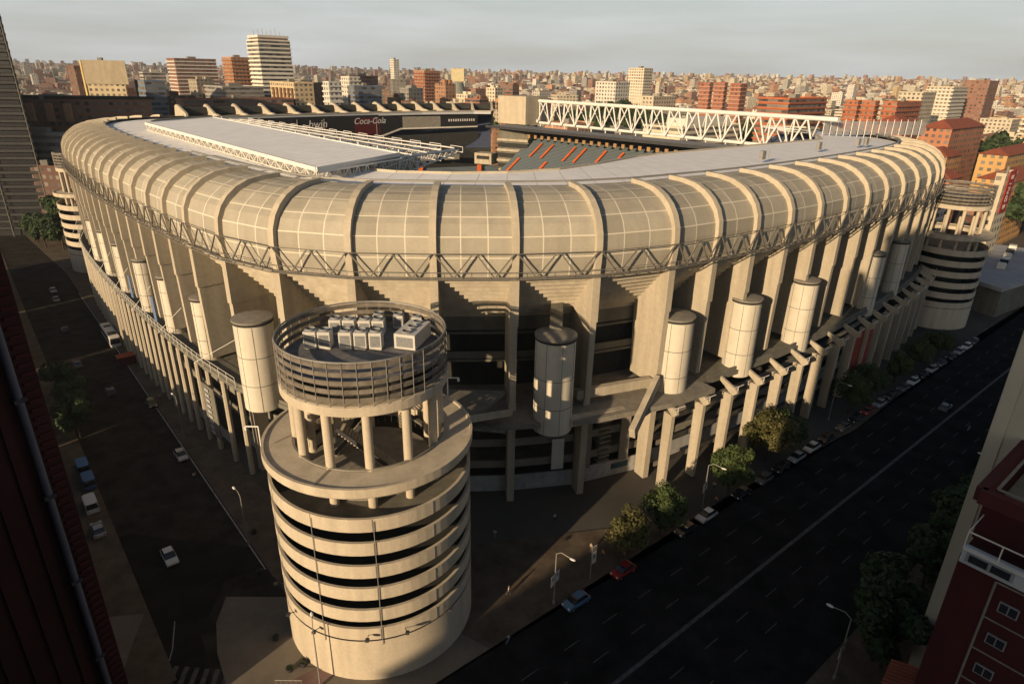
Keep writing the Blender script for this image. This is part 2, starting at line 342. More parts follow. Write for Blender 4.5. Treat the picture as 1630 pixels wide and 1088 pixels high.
struct(m2.build('avenue_lane_dashes', PAINTD))
m3 = MB()
for i in range(9):
    x = -43.5+i*1.35
    m3.face([(x, 59.2-0.1*i, 0.03), (x+0.62, 59.2-0.1*i, 0.03), (x+1.2, 54.5, 0.03), (x+0.58, 54.5, 0.03)])
struct(m3.build('zebra_crossing', PAINTD))
m4 = MB(); stripe(m4, 82, 250, -21.6, 0.2, 0.14, ST); m4.beam((-45.6, 66.2, 0.03), (-43.6, 61.5, 0.03), 0.12, 0.01); m4.beam((-43.6, 61.5, 0.03), (-42.9, 58.6, 0.03), 0.12, 0.01)
struct(m4.build('kerb_line', PAINT))

# ------------------------------------------------------------------ STADIUM
RP = []   # plan points of the ribs at rail height, from the right corner round the front to the far side
right_side = [(112, 268), (119, 260), (125.5, 251), (130.5, 240.5), (133, 229), (133, 217.5), (131, 206.5), (127, 196.5), (121.5, 187.5), (115, 179.3), (108, 171.3), (100.3, 163.3), (92.4, 155.4), (84.4, 147.8), (76.4, 140.4), (68.2, 133.2), (59.9, 126.2), (51.5, 119.5), (43, 113.3), (34.6, 107.7), (26, 102), (13, 96.4), (0.3, 93.9), (-12, 93.1), (-24.5, 93.0), (-36.6, 95.6), (-47.6, 102.3), (-57, 110.7), (-64.4, 117.9), (-71, 124.6), (-77.4, 131.2), (-83.6, 137.7), (-89.6, 144.2), (-95.6, 150.7), (-101.5, 157.4), (-107.4, 164.2), (-113.3, 171.1), (-119.1, 178.1), (-124.9, 185.2), (-130.6, 192.4), (-136.2, 199.8), (-141.5, 207.4), (-146, 215.6), (-149.5, 224.6), (-151.3, 234.2), (-151, 244), (-148.5, 253.5), (-143.5, 262), (-136.5, 269.8)]
RP = list(right_side)
x, y = RP[-1]
for i in range(9):
    x += 8.2; y += 7.4; RP.append((x, y))
RP += [(-54.5, 343.5), (-45.5, 350), (-35, 355), (-24, 357.5), (-13.5, 358.5)]
NR = len(RP)
def nrm(i):
    a = RP[max(0, i-1)]; b = RP[min(NR-1, i+1)]; dx, dy = b[0]-a[0], b[1]-a[1]; L = math.hypot(dx, dy)
    return (-dy/L, dx/L) if False else ((dy/L)*-1, (dx/L)*1)
NM = []
CX, CY = -8, 230
for i in range(NR):
    nx, ny = nrm(i)
    if (RP[i][0]-CX)*nx+(RP[i][1]-CY)*ny < 0: nx, ny = -nx, -ny
    NM.append((nx, ny))
def rp(i, off, z):
    f = i-math.floor(i); a = int(math.floor(i)); b = min(NR-1, a+1)
    px = RP[a][0]*(1-f)+RP[b][0]*f; py = RP[a][1]*(1-f)+RP[b][1]*f
    nx = NM[a][0]*(1-f)+NM[b][0]*f; ny = NM[a][1]*(1-f)+NM[b][1]*f
    return (px+nx*off, py+ny*off, z)
def tng(i): nx, ny = NM[int(i)]; return (-ny, nx)
FRONT0, FRONT1 = 3, 46          # ribs whose outside can be seen
CORNER = (20, 26)
ST_ = empty('stadium', (-8, 230, 0), 'huge ribbed concrete football stadium with open roof filling the middle of the picture', 'stadium')
PROF = [(0.15, 41.3), (0.45, 43.6), (0.55, 46.0), (0.35, 48.0), (-0.5, 49.9), (-1.8, 51.4), (-3.5, 52.6), (-5.8, 53.5), (-8.5, 53.9), (-12.0, 54.0)]
SH = [(o-0.42, z-0.42 if k > 4 else z-0.12*k) for k, (o, z) in enumerate(PROF)]
SH = [(a-0.28, z-(0.28 if k > 4 else 0)) for k, (a, z) in enumerate(SH)]
for i in range(NR):
    far = i > 48
    b = MB(); prof = PROF + ([(-17, 54.0), (-20, 53.4)] if far else [])
    tx, ty = tng(i); hw = 0.52
    top = [rp(i, o, z) for o, z in prof]; n = len(prof)
    low = []
    for k, (o, z) in enumerate(prof):
        d = prof[min(n-1, k+1)]; c = prof[max(0, k-1)]; vx, vz = d[0]-c[0], d[1]-c[1]; L = math.hypot(vx, vz); low.append(rp(i, o-vz/L*1.15, z+vx/L*1.15 if vx < 0 else z))
    for k in range(n-1):
        A0, A1, B0, B1 = top[k], top[k+1], low[k], low[k+1]
        def sh(p, s): return (p[0]+tx*hw*s, p[1]+ty*hw*s, p[2])
        b.face([sh(A0, -1), sh(A0, 1), sh(A1, 1), sh(A1, -1)]); b.face([sh(A0, 1), sh(B0, 1), sh(B1, 1), sh(A1, 1)]); b.face([sh(A0, -1), sh(A1, -1), sh(B1, -1), sh(B0, -1)])
        b.face([sh(B0, -1), sh(B1, -1), sh(B1, 1), sh(B0, 1)])
    b.face([sh(top[0], -1), sh(low[0], -1), sh(low[0], 1), sh(top[0], 1)])
    if i > 47:
        poly = [(-2.2, 52.0), (-3.6, 56.6), (-5.5, 57.2), (-8.0, 56.5), (-14.5, 54.2), (-14.5, 53.2)]; hw = 0.42
        Lq = [sh(rp(i, o, z), -1) for o, z in poly]; Rq = [sh(rp(i, o, z), 1) for o, z in poly]; b.face(Lq); b.face(Rq[::-1])
        for k in range(len(poly)): j = (k+1) % len(poly); b.face([Lq[k], Rq[k], Rq[j], Lq[j]])
    b.build('rib', CONC2, ST_)
for i in range(48, NR-1):
    b = MB(); b.face([rp(i, -8.2, 53.6), rp(i+1, -8.2, 53.6), rp(i+1, -7.4, 55.9), rp(i, -7.4, 55.9)]); b.face([rp(i, -7.4, 55.9), rp(i+1, -7.4, 55.9), rp(i+1, -5.0, 56.1), rp(i, -5.0, 56.1)]); b.face([rp(i, -5.0, 56.1), rp(i+1, -5.0, 56.1), rp(i+1, -3.0, 52), rp(i, -3.0, 52)]); b.build('rib_gap_band', VDARK, ST_)  # dark band filling the gaps between the far ribs
plen = [0]
for (a, b_), (c, d) in zip(SH[:-1], SH[1:]): plen.append(plen[-1]+math.hypot(c-a, d-b_))
for i in range(NR-1):
    b = MB(); NU = 3; W = math.hypot(RP[i+1][0]-RP[i][0], RP[i+1][1]-RP[i][1])
    ncol = 3 if CORNER[0] <= i < CORNER[1] else 2
    for k in range(len(SH)-1):
        for u in range(NU):
            u0, u1 = i+u/NU, i+(u+1)/NU; o0, z0 = SH[k]; o1, z1 = SH[k+1]
            if i+1 > NR-1: continue
            b.face([rp(u0, o0, z0), rp(min(u1, NR-1), o0, z0), rp(min(u1, NR-1), o1, z1), rp(u0, o1, z1)], 0,
                   [(u/NU*ncol+7*i, plen[k]/3.2), ((u+1)/NU*ncol+7*i, plen[k]/3.2), ((u+1)/NU*ncol+7*i, plen[k+1]/3.2), (u/NU*ncol+7*i, plen[k+1]/3.2)])
    b.build('shell_panel', SHELL, ST_, merge=True)
# edge truss and rails, one per bay
for i in range(FRONT0, FRONT1):
    b = MB(); nv = 3 if CORNER[0] <= i < CORNER[1] else 2
    zl, zh, of = 41.7, 45.4, 0.85
    b.beam(rp(i, of, zl), rp(i+1, of, zl), 0.22, 0.2); b.beam(rp(i, of, zh), rp(i+1, of, zh), 0.1, 0.1)
    b.beam(rp(i, of+0.6, zl-0.1), rp(i+1, of+0.6, zl-0.1), 0.16, 0.16)
    b.beam(rp(i, of+0.6, zl+1.0), rp(i+1, of+0.6, zl+1.0), 0.08, 0.08)
    for q in range(2):
        u0, u1, u2 = i+q/2+0.02, i+q/2+0.25, i+q/2+0.48
        b.beam(rp(u0, of, zh), rp(u1, of, zl), 0.2); b.beam(rp(u1+0.01, of, zl), rp(u2, of, zh), 0.2)
    for q in range(nv*2): b.beam(rp(i+q/nv/2, 0.2, zl-0.1), rp(i+q/nv/2, of+0.6, zl-0.1), 0.1)
    for q in range(nv): b.beam(rp(i+q/nv, of+0.6, zl-0.1), rp(i+q/nv, of+0.6, zl+1.0), 0.05)
    b.build('edge_truss', mat('truss_steel', (0.15, 0.14, 0.125), 0.6, 0.15), ST_)
# stepped soffit under the top tier
NSTEP = 12
for i in range(FRONT0, FRONT1):
    b = MB()
    for k in range(NSTEP):
        o0 = -0.05-k*0.85; z0 = 41.3-k*0.92
        for u in range(2):
            a, c = i+u/2, i+(u+1)/2
            b.face([rp(a, o0, z0), rp(c, o0, z0), rp(c, o0-0.85, z0), rp(a, o0-0.85, z0)]); b.face([rp(a, o0-0.85, z0), rp(c, o0-0.85, z0), rp(c, o0-0.85, z0-0.92), rp(a, o0-0.85, z0-0.92)])
    b.build('stepped_soffit', CONC, ST_)
# radial fin columns
for i in range(FRONT0, FRONT1+1):
    b = MB(); tx, ty = tng(i)
    def plate(poly, th, i=i, b=b):
        L = [(rp(i, o, z)[0]-tx*th/2, rp(i, o, z)[1]-ty*th/2, z) for o, z in poly]; Q = [(rp(i, o, z)[0]+tx*th/2, rp(i, o, z)[1]+ty*th/2, z) for o, z in poly]
        b.face(L); b.face(list(reversed(Q)))
        for k in range(len(poly)): j = (k+1) % len(poly); b.face([L[k], Q[k], Q[j], L[j]])
    dp = -8.2
    plate([(0.3, 41.3), (0.3, 33.6), (dp, 33.6), (dp, 35.2), (-1.0, 41.2)], 1.25)
    plate([(0.12, 33.6), (-0.15, 19.6), (dp+0.6, 19.6), (dp, 33.6)], 1.0)
    if 19 < i < 27: plate([(-0.3, 19.6), (-0.6, 0.0), (-3.2, 0.0), (-3.4, 19.6)], 1.2)
    b.build('fin_column', CONC, ST_)
# galleries behind the fins
def ringband(name, o, z0, z1, m, i0=FRONT0, i1=FRONT1, th=0.3, uvs=False):
    b = MB()
    for i in range(i0, i1):
        A = [rp(i, o, z0), rp(i+1, o, z0), rp(i+1, o, z1), rp(i, o, z1)]; B = [rp(i, o-th, z0), rp(i+1, o-th, z0), rp(i+1, o-th, z1), rp(i, o-th, z1)]
        b.face(A, 0, [(i*10, z0), (i*10+10, z0), (i*10+10, z1), (i*10, z1)]); b.face(B[::-1]); b.face([A[3], A[2], B[2], B[3]]); b.face([A[1], A[0], B[0], B[1]])
    return b.build(name, m, ST_)
def ringslab(name, o0, o1, z0, z1, m, i0=FRONT0, i1=FRONT1):
    b = MB()
    for i in range(i0, i1):
        for z in (z0, z1): b.face([rp(i, o0, z), rp(i+1, o0, z), rp(i+1, o1, z), rp(i, o1, z)])
        for o in (o0, o1): b.face([rp(i, o, z0), rp(i+1, o, z0), rp(i+1, o, z1), rp(i, o, z1)])
    return b.build(name, m, ST_)
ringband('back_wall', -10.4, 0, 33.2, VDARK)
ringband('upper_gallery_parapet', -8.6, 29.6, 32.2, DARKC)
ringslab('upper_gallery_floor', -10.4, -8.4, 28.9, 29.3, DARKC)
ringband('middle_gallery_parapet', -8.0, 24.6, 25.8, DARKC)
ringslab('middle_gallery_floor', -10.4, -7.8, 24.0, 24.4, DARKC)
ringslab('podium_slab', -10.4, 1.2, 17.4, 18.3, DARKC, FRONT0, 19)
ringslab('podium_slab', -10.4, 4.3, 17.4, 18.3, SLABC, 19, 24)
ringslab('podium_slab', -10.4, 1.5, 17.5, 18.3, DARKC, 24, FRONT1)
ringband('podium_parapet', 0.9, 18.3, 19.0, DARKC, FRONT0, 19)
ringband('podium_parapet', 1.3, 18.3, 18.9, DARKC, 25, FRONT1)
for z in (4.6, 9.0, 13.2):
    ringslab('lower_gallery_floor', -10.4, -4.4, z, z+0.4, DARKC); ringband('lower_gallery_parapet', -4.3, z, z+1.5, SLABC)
STW = mat('street_wall_paint', (0.36, 0.36, 0.36), 0.8, 0.2, 0.5, streak=0.3)
ringband('street_wall', -3.6, 0.1, 3.3, STW, FRONT0, 27)
ringband('street_wall', -1.0, 0.1, 2.2, STW, 27, FRONT1)
# stair shaft and pale shutters near the corner
b = MB()
for k in range(16):
    b.box(rp(20.55, -4.5, 1.4+k*1.05), (2.4, 1.6, 0.35), math.atan2(NM[20][1], NM[20][0])+math.pi/2)
b.build('stair', DARKC, ST_)
for f in (20.25, 20.85): 
    b = MB(); p = rp(f, -3.4, 0); b.prism([(p[0]+dx, p[1]+dy) for dx, dy in ((-0.9, -0.5), (0.9, -0.1), (0.9, 0.6), (-0.9, 0.3))], 3.4, 17.4); b.build('stair_wall', SLABC, ST_)
b = MB(); p = rp(21.2, -3.0, 0); q = rp(21.38, -3.0, 0)
b.face([(p[0], p[1], 4.2), (q[0], q[1], 4.2), (q[0], q[1], 10.5), (p[0], p[1], 10.5)]); b.build('shutter', WHITEP, ST_)
# posters on the street wall near the corner
PB = mat('poster_ink', (0.03, 0.07, 0.10), 0.7, 0.5, 2.0); PG = mat('poster_grey', (0.35, 0.36, 0.38), 0.7, 0.3, 2.0)
for f0, f1, z0, z1, m_ in ((20.15, 20.42, 1.5, 2.7, PB), (20.52, 20.66, 1.3, 3.0, PG), (20.72, 20.92, 1.7, 2.9, PG)):
    b = MB(); A, B_ = rp(f0, -3.52, 0), rp(f1, -3.52, 0); b.beam((A[0], A[1], (z0+z1)/2), (B_[0], B_[1], (z0+z1)/2), 0.06, z1-z0); b.build('poster', m_, ST_)
# outer columns on the avenue side with their struts
f_ = 19.95
while f_ > 4.6:
    i = f_; b = MB(); tx, ty = tng(int(round(f_)))
    def plate2(poly, th):
        L = [(rp(i, o, z)[0]-tx*th/2, rp(i, o, z)[1]-ty*th/2, z) for o, z in poly]; Q = [(rp(i, o, z)[0]+tx*th/2, rp(i, o, z)[1]+ty*th/2, z) for o, z in poly]
        b.face(L); b.face(list(reversed(Q)))
        for k in range(len(poly)): j = (k+1) % len(poly); b.face([L[k], Q[k], Q[j], L[j]])
    plate2([(4.3, 15.6), (4.1, 0.1), (2.3, 0.1), (2.2, 15.6)], 0.75)
    b.build('outer_column', CONC, ST_)
    b = MB(); plate2([(1.2, 18.2), (1.2, 17.4), (4.3, 15.4), (5.3, 16.2), (5.1, 16.8)], 0.5); b.build('strut', CONC, ST_)
    b = MB(); p = rp(i, 5.2, 17.6); b.tube((p[0]-tx*1.5, p[1]-ty*1.5, 17.6), (p[0]+tx*1.5, p[1]+ty*1.5, 17.6), 0.08); b.tube(p, (p[0], p[1], 16.8), 0.06); b.build('floodlight_bar', WHITEM, ST_)
    f_ -= 0.74
for z in (3.6, 8.2, 12.6): ringband('outer_gallery_edge', 1.4, z, z+0.9, SLABC, FRONT0, 20)
# slender poles on the side street
for i in range(26, FRONT1):
    for f in (0.0, 0.5):
        b = MB(); p = rp(i+f, 1.1, 0); b.prism([(p[0]+0.5*math.cos(a+.6), p[1]+0.5*math.sin(a+.6)) for a in [k*math.pi/4 for k in range(8)]], 0.1, 17.4); b.build('street_pole', CONC, ST_)
for i in range(26, FRONT1):
    b = MB(); b.beam(rp(i, 1.7, 20.2), rp(i+1, 1.7, 20.2), 0.07); b.beam(rp(i, 1.7, 19.4), rp(i+1, 1.7, 19.4), 0.05)
    for q in range(4): b.beam(rp(i+q/4, 1.7, 18.3), rp(i+q/4, 1.7, 20.2), 0.05)
    b.beam(rp(i, 0.4, 27), rp(i+1, 3.2, 19.5), 0.07) if i % 2 == 0 else None
    b.build('terrace_railing', WHITEM, ST_)
# corner beams
b = MB(); b.beam((11.0, 97.0, 20.2), (24.6, 102.6, 20.2), 1.1, 1.7); b.build('corner_beam', CONC, ST_)
b = MB(); b.beam((9.5, 91.8, 17.9), (21.6, 97.4, 17.4), 1.1, 1.6); b.build('corner_beam', CONC, ST_)
b = MB(); b.beam((25.6, 101.4, 21.2), (19.9, 91.2, 16.2), 1.0, 2.1); b.build('corner_beam', CONC, ST_)
b = MB(); b.prism([(20.6, 96.4), (24.5, 101.4), (25.6, 98.6), (21.4, 93.6)][::-1], 17.2, 17.9); b.build('corner_slab', SLABC, ST_)
# bridge and stairs between the near tower and the stadium
b = MB(); b.prism([(-27, 79), (-8, 79), (-1, 92), (-28, 93)], 22.4, 23.2); b.build('access_bridge', DARKC, ST_)
for k in range(22): b = MB() if k == 0 else b; b.box((-2.0-k*0.52, 88.0-k*0.5, 18.6+k*0.34), (0.6, 3.4, 0.3), R(43))
b.build('access_stair', DARKC, ST_)
b = MB(); b.beam((-6, 80.6, 24.3), (0.2, 91.5, 19.6), 0.25, 1.1); b.build('access_stair_wall', CONC, ST_)
# white round service shafts
CYL = [(*rp(21.52, 2.2, 0)[:2], 3.2), (*rp(19.66, -0.8, 0)[:2], 3.1), (*rp(17.8, -0.8, 0)[:2], 2.8), (*rp(15.85, -0.8, 0)[:2], 2.7), (*rp(12.6, -0.8, 0)[:2], 2.5), (*rp(10.9, -0.8, 0)[:2], 2.2), (*rp(25.42, 1.8, 0)[:2], 3.1)] + [(*rp(f, -1.2, 0)[:2], 2.0) for f in (27.3, 29.2, 31.1, 33.2, 35.2, 37.2)]
WSH = mat('white_shaft_cladding', (0.60, 0.56, 0.47), 0.6, 0.06, 0.6, streak=0.18)
for ci, (x, y, r_) in enumerate(CYL):
    b = MB(); c = (x, y, 0)
    z0, z1 = (17.4, 33.0) if ci == 6 else (16.2, 32.6) if ci == 0 else (16.6, 31.9) if ci < 7 else (17.8, 30.6)
    b.lathe([(0, z0), (r_, z0), (r_, z1)], c, 40); o = b.build('service_shaft', WSH, ST_, smooth=True)
    d = MB(); d.lathe([(r_+0.03, z1-0.45), (r_+0.12, z1-0.45), (r_+0.12, z1-0.05), (r_+0.03, z1-0.05)], c, 40); d.build('shaft_band', VDARK, o)
    d = MB(); d.lathe([(r_+0.16, z1-0.05), (r_+0.16, z1+0.25), (0, z1+0.7)], c, 40); d.build('shaft_lid', SLABC, o, smooth=True)
    d = MB()
    for zz in (z0+4.6, z0+9.6): d.lathe([(r_+0.015, zz), (r_+0.03, zz+0.02), (r_+0.03, zz+0.1), (r_+0.015, zz+0.12)], c, 40)
    for a in range(8): t = a*math.pi/4+0.3; d.beam((x+(r_+0.01)*math.cos(t), y+(r_+0.01)*math.sin(t), z0+0.1), (x+(r_+0.01)*math.cos(t), y+(r_+0.01)*math.sin(t), z1-0.6), 0.06)
    d.build('shaft_joint', DARKC, o)
b = MB(); b.beam((CYL[0][0], CYL[0][1]+1, 33), (CYL[0][0]+.6, CYL[0][1]+9, 34.2), 2.0, 1.8); b.build('shaft_duct', DARKC, ST_)
# round fixings on the fins: banners near the left
for (x, y) in ((-70.6, 119.9), (-82.9, 133.7)):
    b = MB(); b.box((x-0.5, y-0.6, 26), (1.3, 0.15, 5), R(-43)); b.build('hanging_banner', mat('banner_dull_blue', (0.12, 0.18, 0.32), 0.7), ST_)
b = MB(); A, B_ = rp(26.75, 1.9, 0), rp(27.2, 1.9, 0); b.beam((A[0], A[1], 9), (B_[0], B_[1], 9), 0.2, 11); o = b.build('hoarding', DARKC, ST_)
for k in range(9): b = MB(); p = rp(26.97, 2.1, 4.4+k*1.15); b.box(p, (1.7, 0.12, 0.55), R(-43)); b.build('hoarding_lettering', PG, o)
b = MB(); A, B_ = rp(12.8, 3.4, 0), rp(13.9, 3.4, 0); b.beam((A[0], A[1], 9), (B_[0], B_[1], 9), 0.3, 13); b.build('red_screen', AWN, ST_)

# roof inside the ribs
IN = [(112, 262), (104, 236), (93, 204), (79, 193), (60, 177.5), (41, 162), (29, 152), (21, 141), (12, 129), (3, 121.5), (-13, 118), (-24, 119), (-33, 124), (-60, 152), (-95, 191), (-122, 224), (-126, 238), (-118, 252), (-96, 273), (-62, 304), (-44, 318), (-20, 332), (-4, 334)]
def ray_in(px, py):
    dx, dy = px-CX, py-CY; best = None
    for (x0, y0), (x1, y1) in zip(IN[:-1], IN[1:]):
        ex, ey = x1-x0, y1-y0; D = dx*ey-dy*ex
        if abs(D) < 1e-9: continue
        t = ((x0-CX)*ey-(y0-CY)*ex)/D; u = ((x0-CX)*dy-(y0-CY)*dx)/D
        if t > 0 and -0.001 <= u <= 1.001: best = t if best is None else min(best, t)
    return best
INP = []
for i in range(NR):
    t = ray_in(*RP[i]); t = 0.86 if t is None else min(t, 0.95); INP.append((CX+(RP[i][0]-CX)*t, CY+(RP[i][1]-CY)*t))
b = MB(); fz = 53.4
for i in range(NR-1):
    for q in range(2):
        u0, u1 = i+q/2, i+(q+1)/2
        def ip(u):
            a = int(math.floor(u)); f = u-a; c = min(NR-1, a+1); return (INP[a][0]*(1-f)+INP[c][0]*f, INP[a][1]*(1-f)+INP[c][1]*f)
        a0, a1 = rp(u0, -11.6, 52.5), rp(min(u1, NR-1), -11.6, 52.5); c0, c1 = ip(u0), ip(min(u1, NR-1))
        b.face([a0, a1, (*c1, fz), (*c0, fz)], 0, [(u0*10, 0), (u1*10, 0), (u1*10, 20), (u0*10, 20)]); b.face([(*c0, fz), (*c1, fz), (*c1, fz-1.3), (*c0, fz-1.3)]); b.face([(*c0, fz-1.3), (*c1, fz-1.3), (*rp(u1 if u1 <= NR-1 else NR-1, -11.6, 52)[:2], 51.6), (*rp(u0, -11.6, 52)[:2], 51.6)])
b.build('roof_deck', linemat('seamed_roof', (0.84, 0.84, 0.85), (0.55, 0.56, 0.58), 0, 1/5.0, 0.035), ST_)
b = MB()
for i in range(NR-1):
    c0, c1 = INP[i], INP[i+1]; b.beam((*c0, fz+0.15), (*c1, fz+0.15), 0.5, 0.4)
b.build('roof_edge_trim', CONC2, ST_)
b = MB()
for i in range(FRONT0, 30): b.beam(rp(i, -12.6, 53.95), rp(i+1, -12.6, 53.95), 0.35, 0.3)
b.build('roof_gutter', STEEL, ST_)
for (x, y) in ((95, 186), (98, 187.6), (78, 172), (55, 148)):
    b = MB(); b.box((x, y, 54.5), (1.4, 0.9, 1.8), R(40)); b.tube((x+1.4, y, 53.4), (x+1.4, y, 55.8), 0.07); b.build('roof_unit', STEEL, ST_)
# bowl: tiers seen through the opening
def tier(name, i0, i1, s0, z0, s1, z1, m):
    b = MB(); L = math.hypot(s0-s1, 0)*120
    for i in range(i0, i1):
        P = [(CX+(RP[k][0]-CX)*s, CY+(RP[k][1]-CY)*s, z) for k, s, z in ((i, s0, z0), (i+1, s0, z0), (i+1, s1, z1), (i, s1, z1))]
        b.face(P, 0, [(i*10, L), (i*10+10, L), (i*10+10, 0), (i*10, 0)])
    return b.build(name, m, ST_)
tier('upper_stand', 0, NR-1, 0.93, 50.5, 0.74, 37, SEATB)
tier('stand_fascia', 0, NR-1, 0.74, 37, 0.745, 33.5, VDARK)
tier('middle_stand', 0, NR-1, 0.82, 32, 0.62, 20, SEATB)
tier('stand_fascia', 0, NR-1, 0.62, 20, 0.62, 17, SLABC)
tier('lower_stand', 0, NR-1, 0.66, 15, 0.42, 2.5, SEATS)
b = MB()
for k in range(48):
    a0, a1 = 2*math.pi*k/48, 2*math.pi*(k+1)/48; b.face([(CX, CY, 0.3), (CX+75*math.cos(a0), CY+75*math.sin(a0), 0.3), (CX+75*math.cos(a1), CY+75*math.sin(a1), 0.3)])
b.build('pitch', GRASSM, ST_)
# far right stand: raked seats below the flat deck
D0, D1 = Vector((-7, 311)), Vector((76, 226)); dn = Vector((-(D1-D0).y, (D1-D0).x)).normalized()
if dn.dot(Vector((CX, CY))-D0) < 0: dn = -dn
dl = (D1-D0).length; du = (D1-D0)/dl
def FR(u, off, z): p = D0+du*u+dn*off; return (p.x, p.y, z)
def patch(name, u0, u1, o0, z0, o1, z1, m, parent=ST_):
    b = MB(); L = math.hypot(o1-o0, z1-z0); b.face([FR(u0, o0, z0), FR(u1, o0, z0), FR(u1, o1, z1), FR(u0, o1, z1)], 0, [(u0, 0), (u1, 0), (u1, L), (u0, L)]); return b.build(name, m, parent)
patch('raked_seats', 8, dl+20, -16, 45.2, 20, 22, SEATS)
patch('raked_seats', 8, dl+20, 20, 20, 46, 5, SEATS)
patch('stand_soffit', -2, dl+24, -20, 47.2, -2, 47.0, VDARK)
for u in (13, 30, 47, 59, 66, 72, 80, 90):
    b = MB(); b.beam(FR(u, 0.5, 35.2), FR(u, 18, 23.6), 1.3, 0.3); b.build('aisle', ORNG, ST_)
for u in (18, 25, 38, 44, 55, 64, 73, 84, 92):
    b = MB(); b.beam(FR(u, -9, 41.4), FR(u, -1, 36.2), 1.1, 0.3); b.build('aisle', ORNG, ST_)
for u, o in ((70, 10), (30, 19)):
    b = MB(); b.box(FR(u, o, 45.2-23.2/36*(o+16)+0.4), (6.5, 3, 0.7), math.atan2(du.y, du.x)); b.build('vomitory', VDARK, ST_)
for k in range(26):
    u = 8+k*4.1; b = MB(); b.box(FR(u, -6.5, 44.2), (1.5, 0.5, 1.6), math.atan2(du.y, du.x)); b.build('box_window', mat('warm_box_front', (0.33, 0.20, 0.09), 0.7, 0.4, 3), ST_)
# flat grey deck with the big white truss
DECKM = mat('deck_grey', (0.20, 0.205, 0.215), 0.85, 0.12, 0.1)
b = MB(); b.prism([FR(-9, 1, 0)[:2], FR(dl+26, 1, 0)[:2], FR(dl+26, -13.5, 0)[:2], FR(-9, -13.5, 0)[:2]], 47.2, 47.9); b.build('flat_deck', DECKM, ST_)
b = MB(); b.beam(FR(-9, 1.2, 47.6), FR(dl+24, 1.2, 47.6), 0.4, 1.1); b.build('deck_edge', DSTEEL, ST_)
TA, TB = Vector((6.0, 338.0)), Vector((99.0, 221.0)); tl = (TB-TA).length; tu = (TB-TA)/tl
TA = TA - Vector((-tu.y, tu.x))*0
def TR(u, z, o=0): p = TA+tu*u+Vector((tu.y, -tu.x))*o; return (p.x, p.y, z)
b = MB(); b.tube(TR(0, 58.6), TR(tl+6, 58.6), 0.75, n=10); b.build('truss_top_chord', WHITEM, ST_)
b = MB(); b.tube(TR(0, 48.7), TR(tl+6, 48.7), 0.6, n=10); b.build('truss_bottom_chord', WHITEM, ST_)
NB = 17; bw = tl/NB
for k in range(NB):
    b = MB(); u = k*bw
    b.tube(TR(u, 48.7), TR(u, 58.6), 0.3); b.tube(TR(u, 48.7, 1.5), TR(u+bw/2, 58.6), 0.3); b.tube(TR(u+bw/2, 58.6), TR(u+bw, 48.7, 1.5), 0.3)
    b.tube(TR(u, 58.6), TR(u+bw/2, 48.7, -3), 0.22); b.tube(TR(u+bw/2, 48.7, -3), TR(u+bw, 58.6), 0.22)
    b.tube(TR(u+bw*0.1, 48.7), TR(u+bw*0.1, 46.9), 0.25); b.build('truss_web', WHITEM, ST_)
b = MB(); b.tube(TR(-1, 58.2), TR(-1, 55.5), 0.5); b.build('truss_bearing', WHITEM, ST_)
# concrete block at the far corner with its stair tower
ba = math.atan2(-0.74, 0.67)
BLKM = mat('block_concrete', (0.46, 0.40, 0.30), 0.85, 0.1, 0.3, streak=0.2)
b = MB(); b.prism([(4.5, 325), (15.5, 336), (4, 349), (-9, 336)], 47.9, 60.6); b.build('anchor_block', BLKM, ST_)
b = MB(); b.prism([(6, 308), (-8, 315), (-2, 323), (10, 316)], 2, 46.5); o = b.build('stair_tower', DARKC, ST_)
for k in range(8):
    b = MB(); z = 42-k*4.6; b.beam((-8.6, 314.6, z), (5.7, 307.4, z), 0.9, 1.1); b.build('stair_landing', CONC, o)
    b = MB(); b.beam((-8.2, 314.6, z-2.3), (5.7, 307.5, z-2.3), 0.4, 1.9); b.build('stair_opening', VDARK, o)
b = MB(); b.box((-14, 318, 33), (9, 7, 5), R(-25)); o = b.build('corner_cabin', CONC, ST_)
b = MB(); b.box((-15.5, 314.6, 33.6), (6.5, 0.3, 1.5), R(-25)); b.build('cabin_window', VDARK, o)
# far-left fascia: screens and adverts under the far roof edge
F = [(-121, 249.5), (-96, 273), (-62, 304), (-53, 311), (-44, 318), (-20, 332)]
def fas(u0, u1): return F[u0], F[u1]
ADK = mat('advert_black', (0.018, 0.018, 0.02), 0.6, 0.2); ADR = mat('advert_red', (0.10, 0.012, 0.014), 0.6, 0.2); ADW = mat('lettering_white', (0.62, 0.60, 0.58), 0.6, 0.05)
b = MB(); b.beam((-104, 265.6, 48.3), (-62, 304, 48.3), 0.5, 8.4); fa = b.build('advert_band', ADK, ST_)
ud = Vector((42, 38.4)).normalized(); nn = Vector((ud.y, -ud.x))
def FP(u, z, o=0.5): p = Vector((-62, 304))-ud*u+nn*o; return (p.x, p.y, z)
b = MB(); b.face([FP(-0.8, 44.2, 0.35), FP(-0.8, 51.4, 0.35), FP(12.2, 51.4, 0.35), FP(12.2, 44.2, 0.35)]); b.build('advert_panel', ADR, fa)
xd = (ud.x, ud.y, 0)
put_text('advert_lettering', 'Coca-Cola', 3.7, FP(4.6, 50.0, 0.45), xd, (0, 0, 1), ADW, fa, 0.35)
put_text('advert_lettering', 'bwin', 4.4, FP(29.5, 49.4, 0.45), xd, (0, 0, 1), ADW, fa, 0.2)
for u in (1.2, 26.5, 38.5): b = MB(); b.beam(FP(u, 43.6, 0.4), FP(u, 51.5, 0.4), 0.15); b.build('advert_mullion', STEEL, fa)
b = MB(); b.beam((-104.2, 265, 43.0), (-61.8, 303.8, 43.0), 0.7, 0.6); b.build('fascia_rail', WHITEP, ST_)
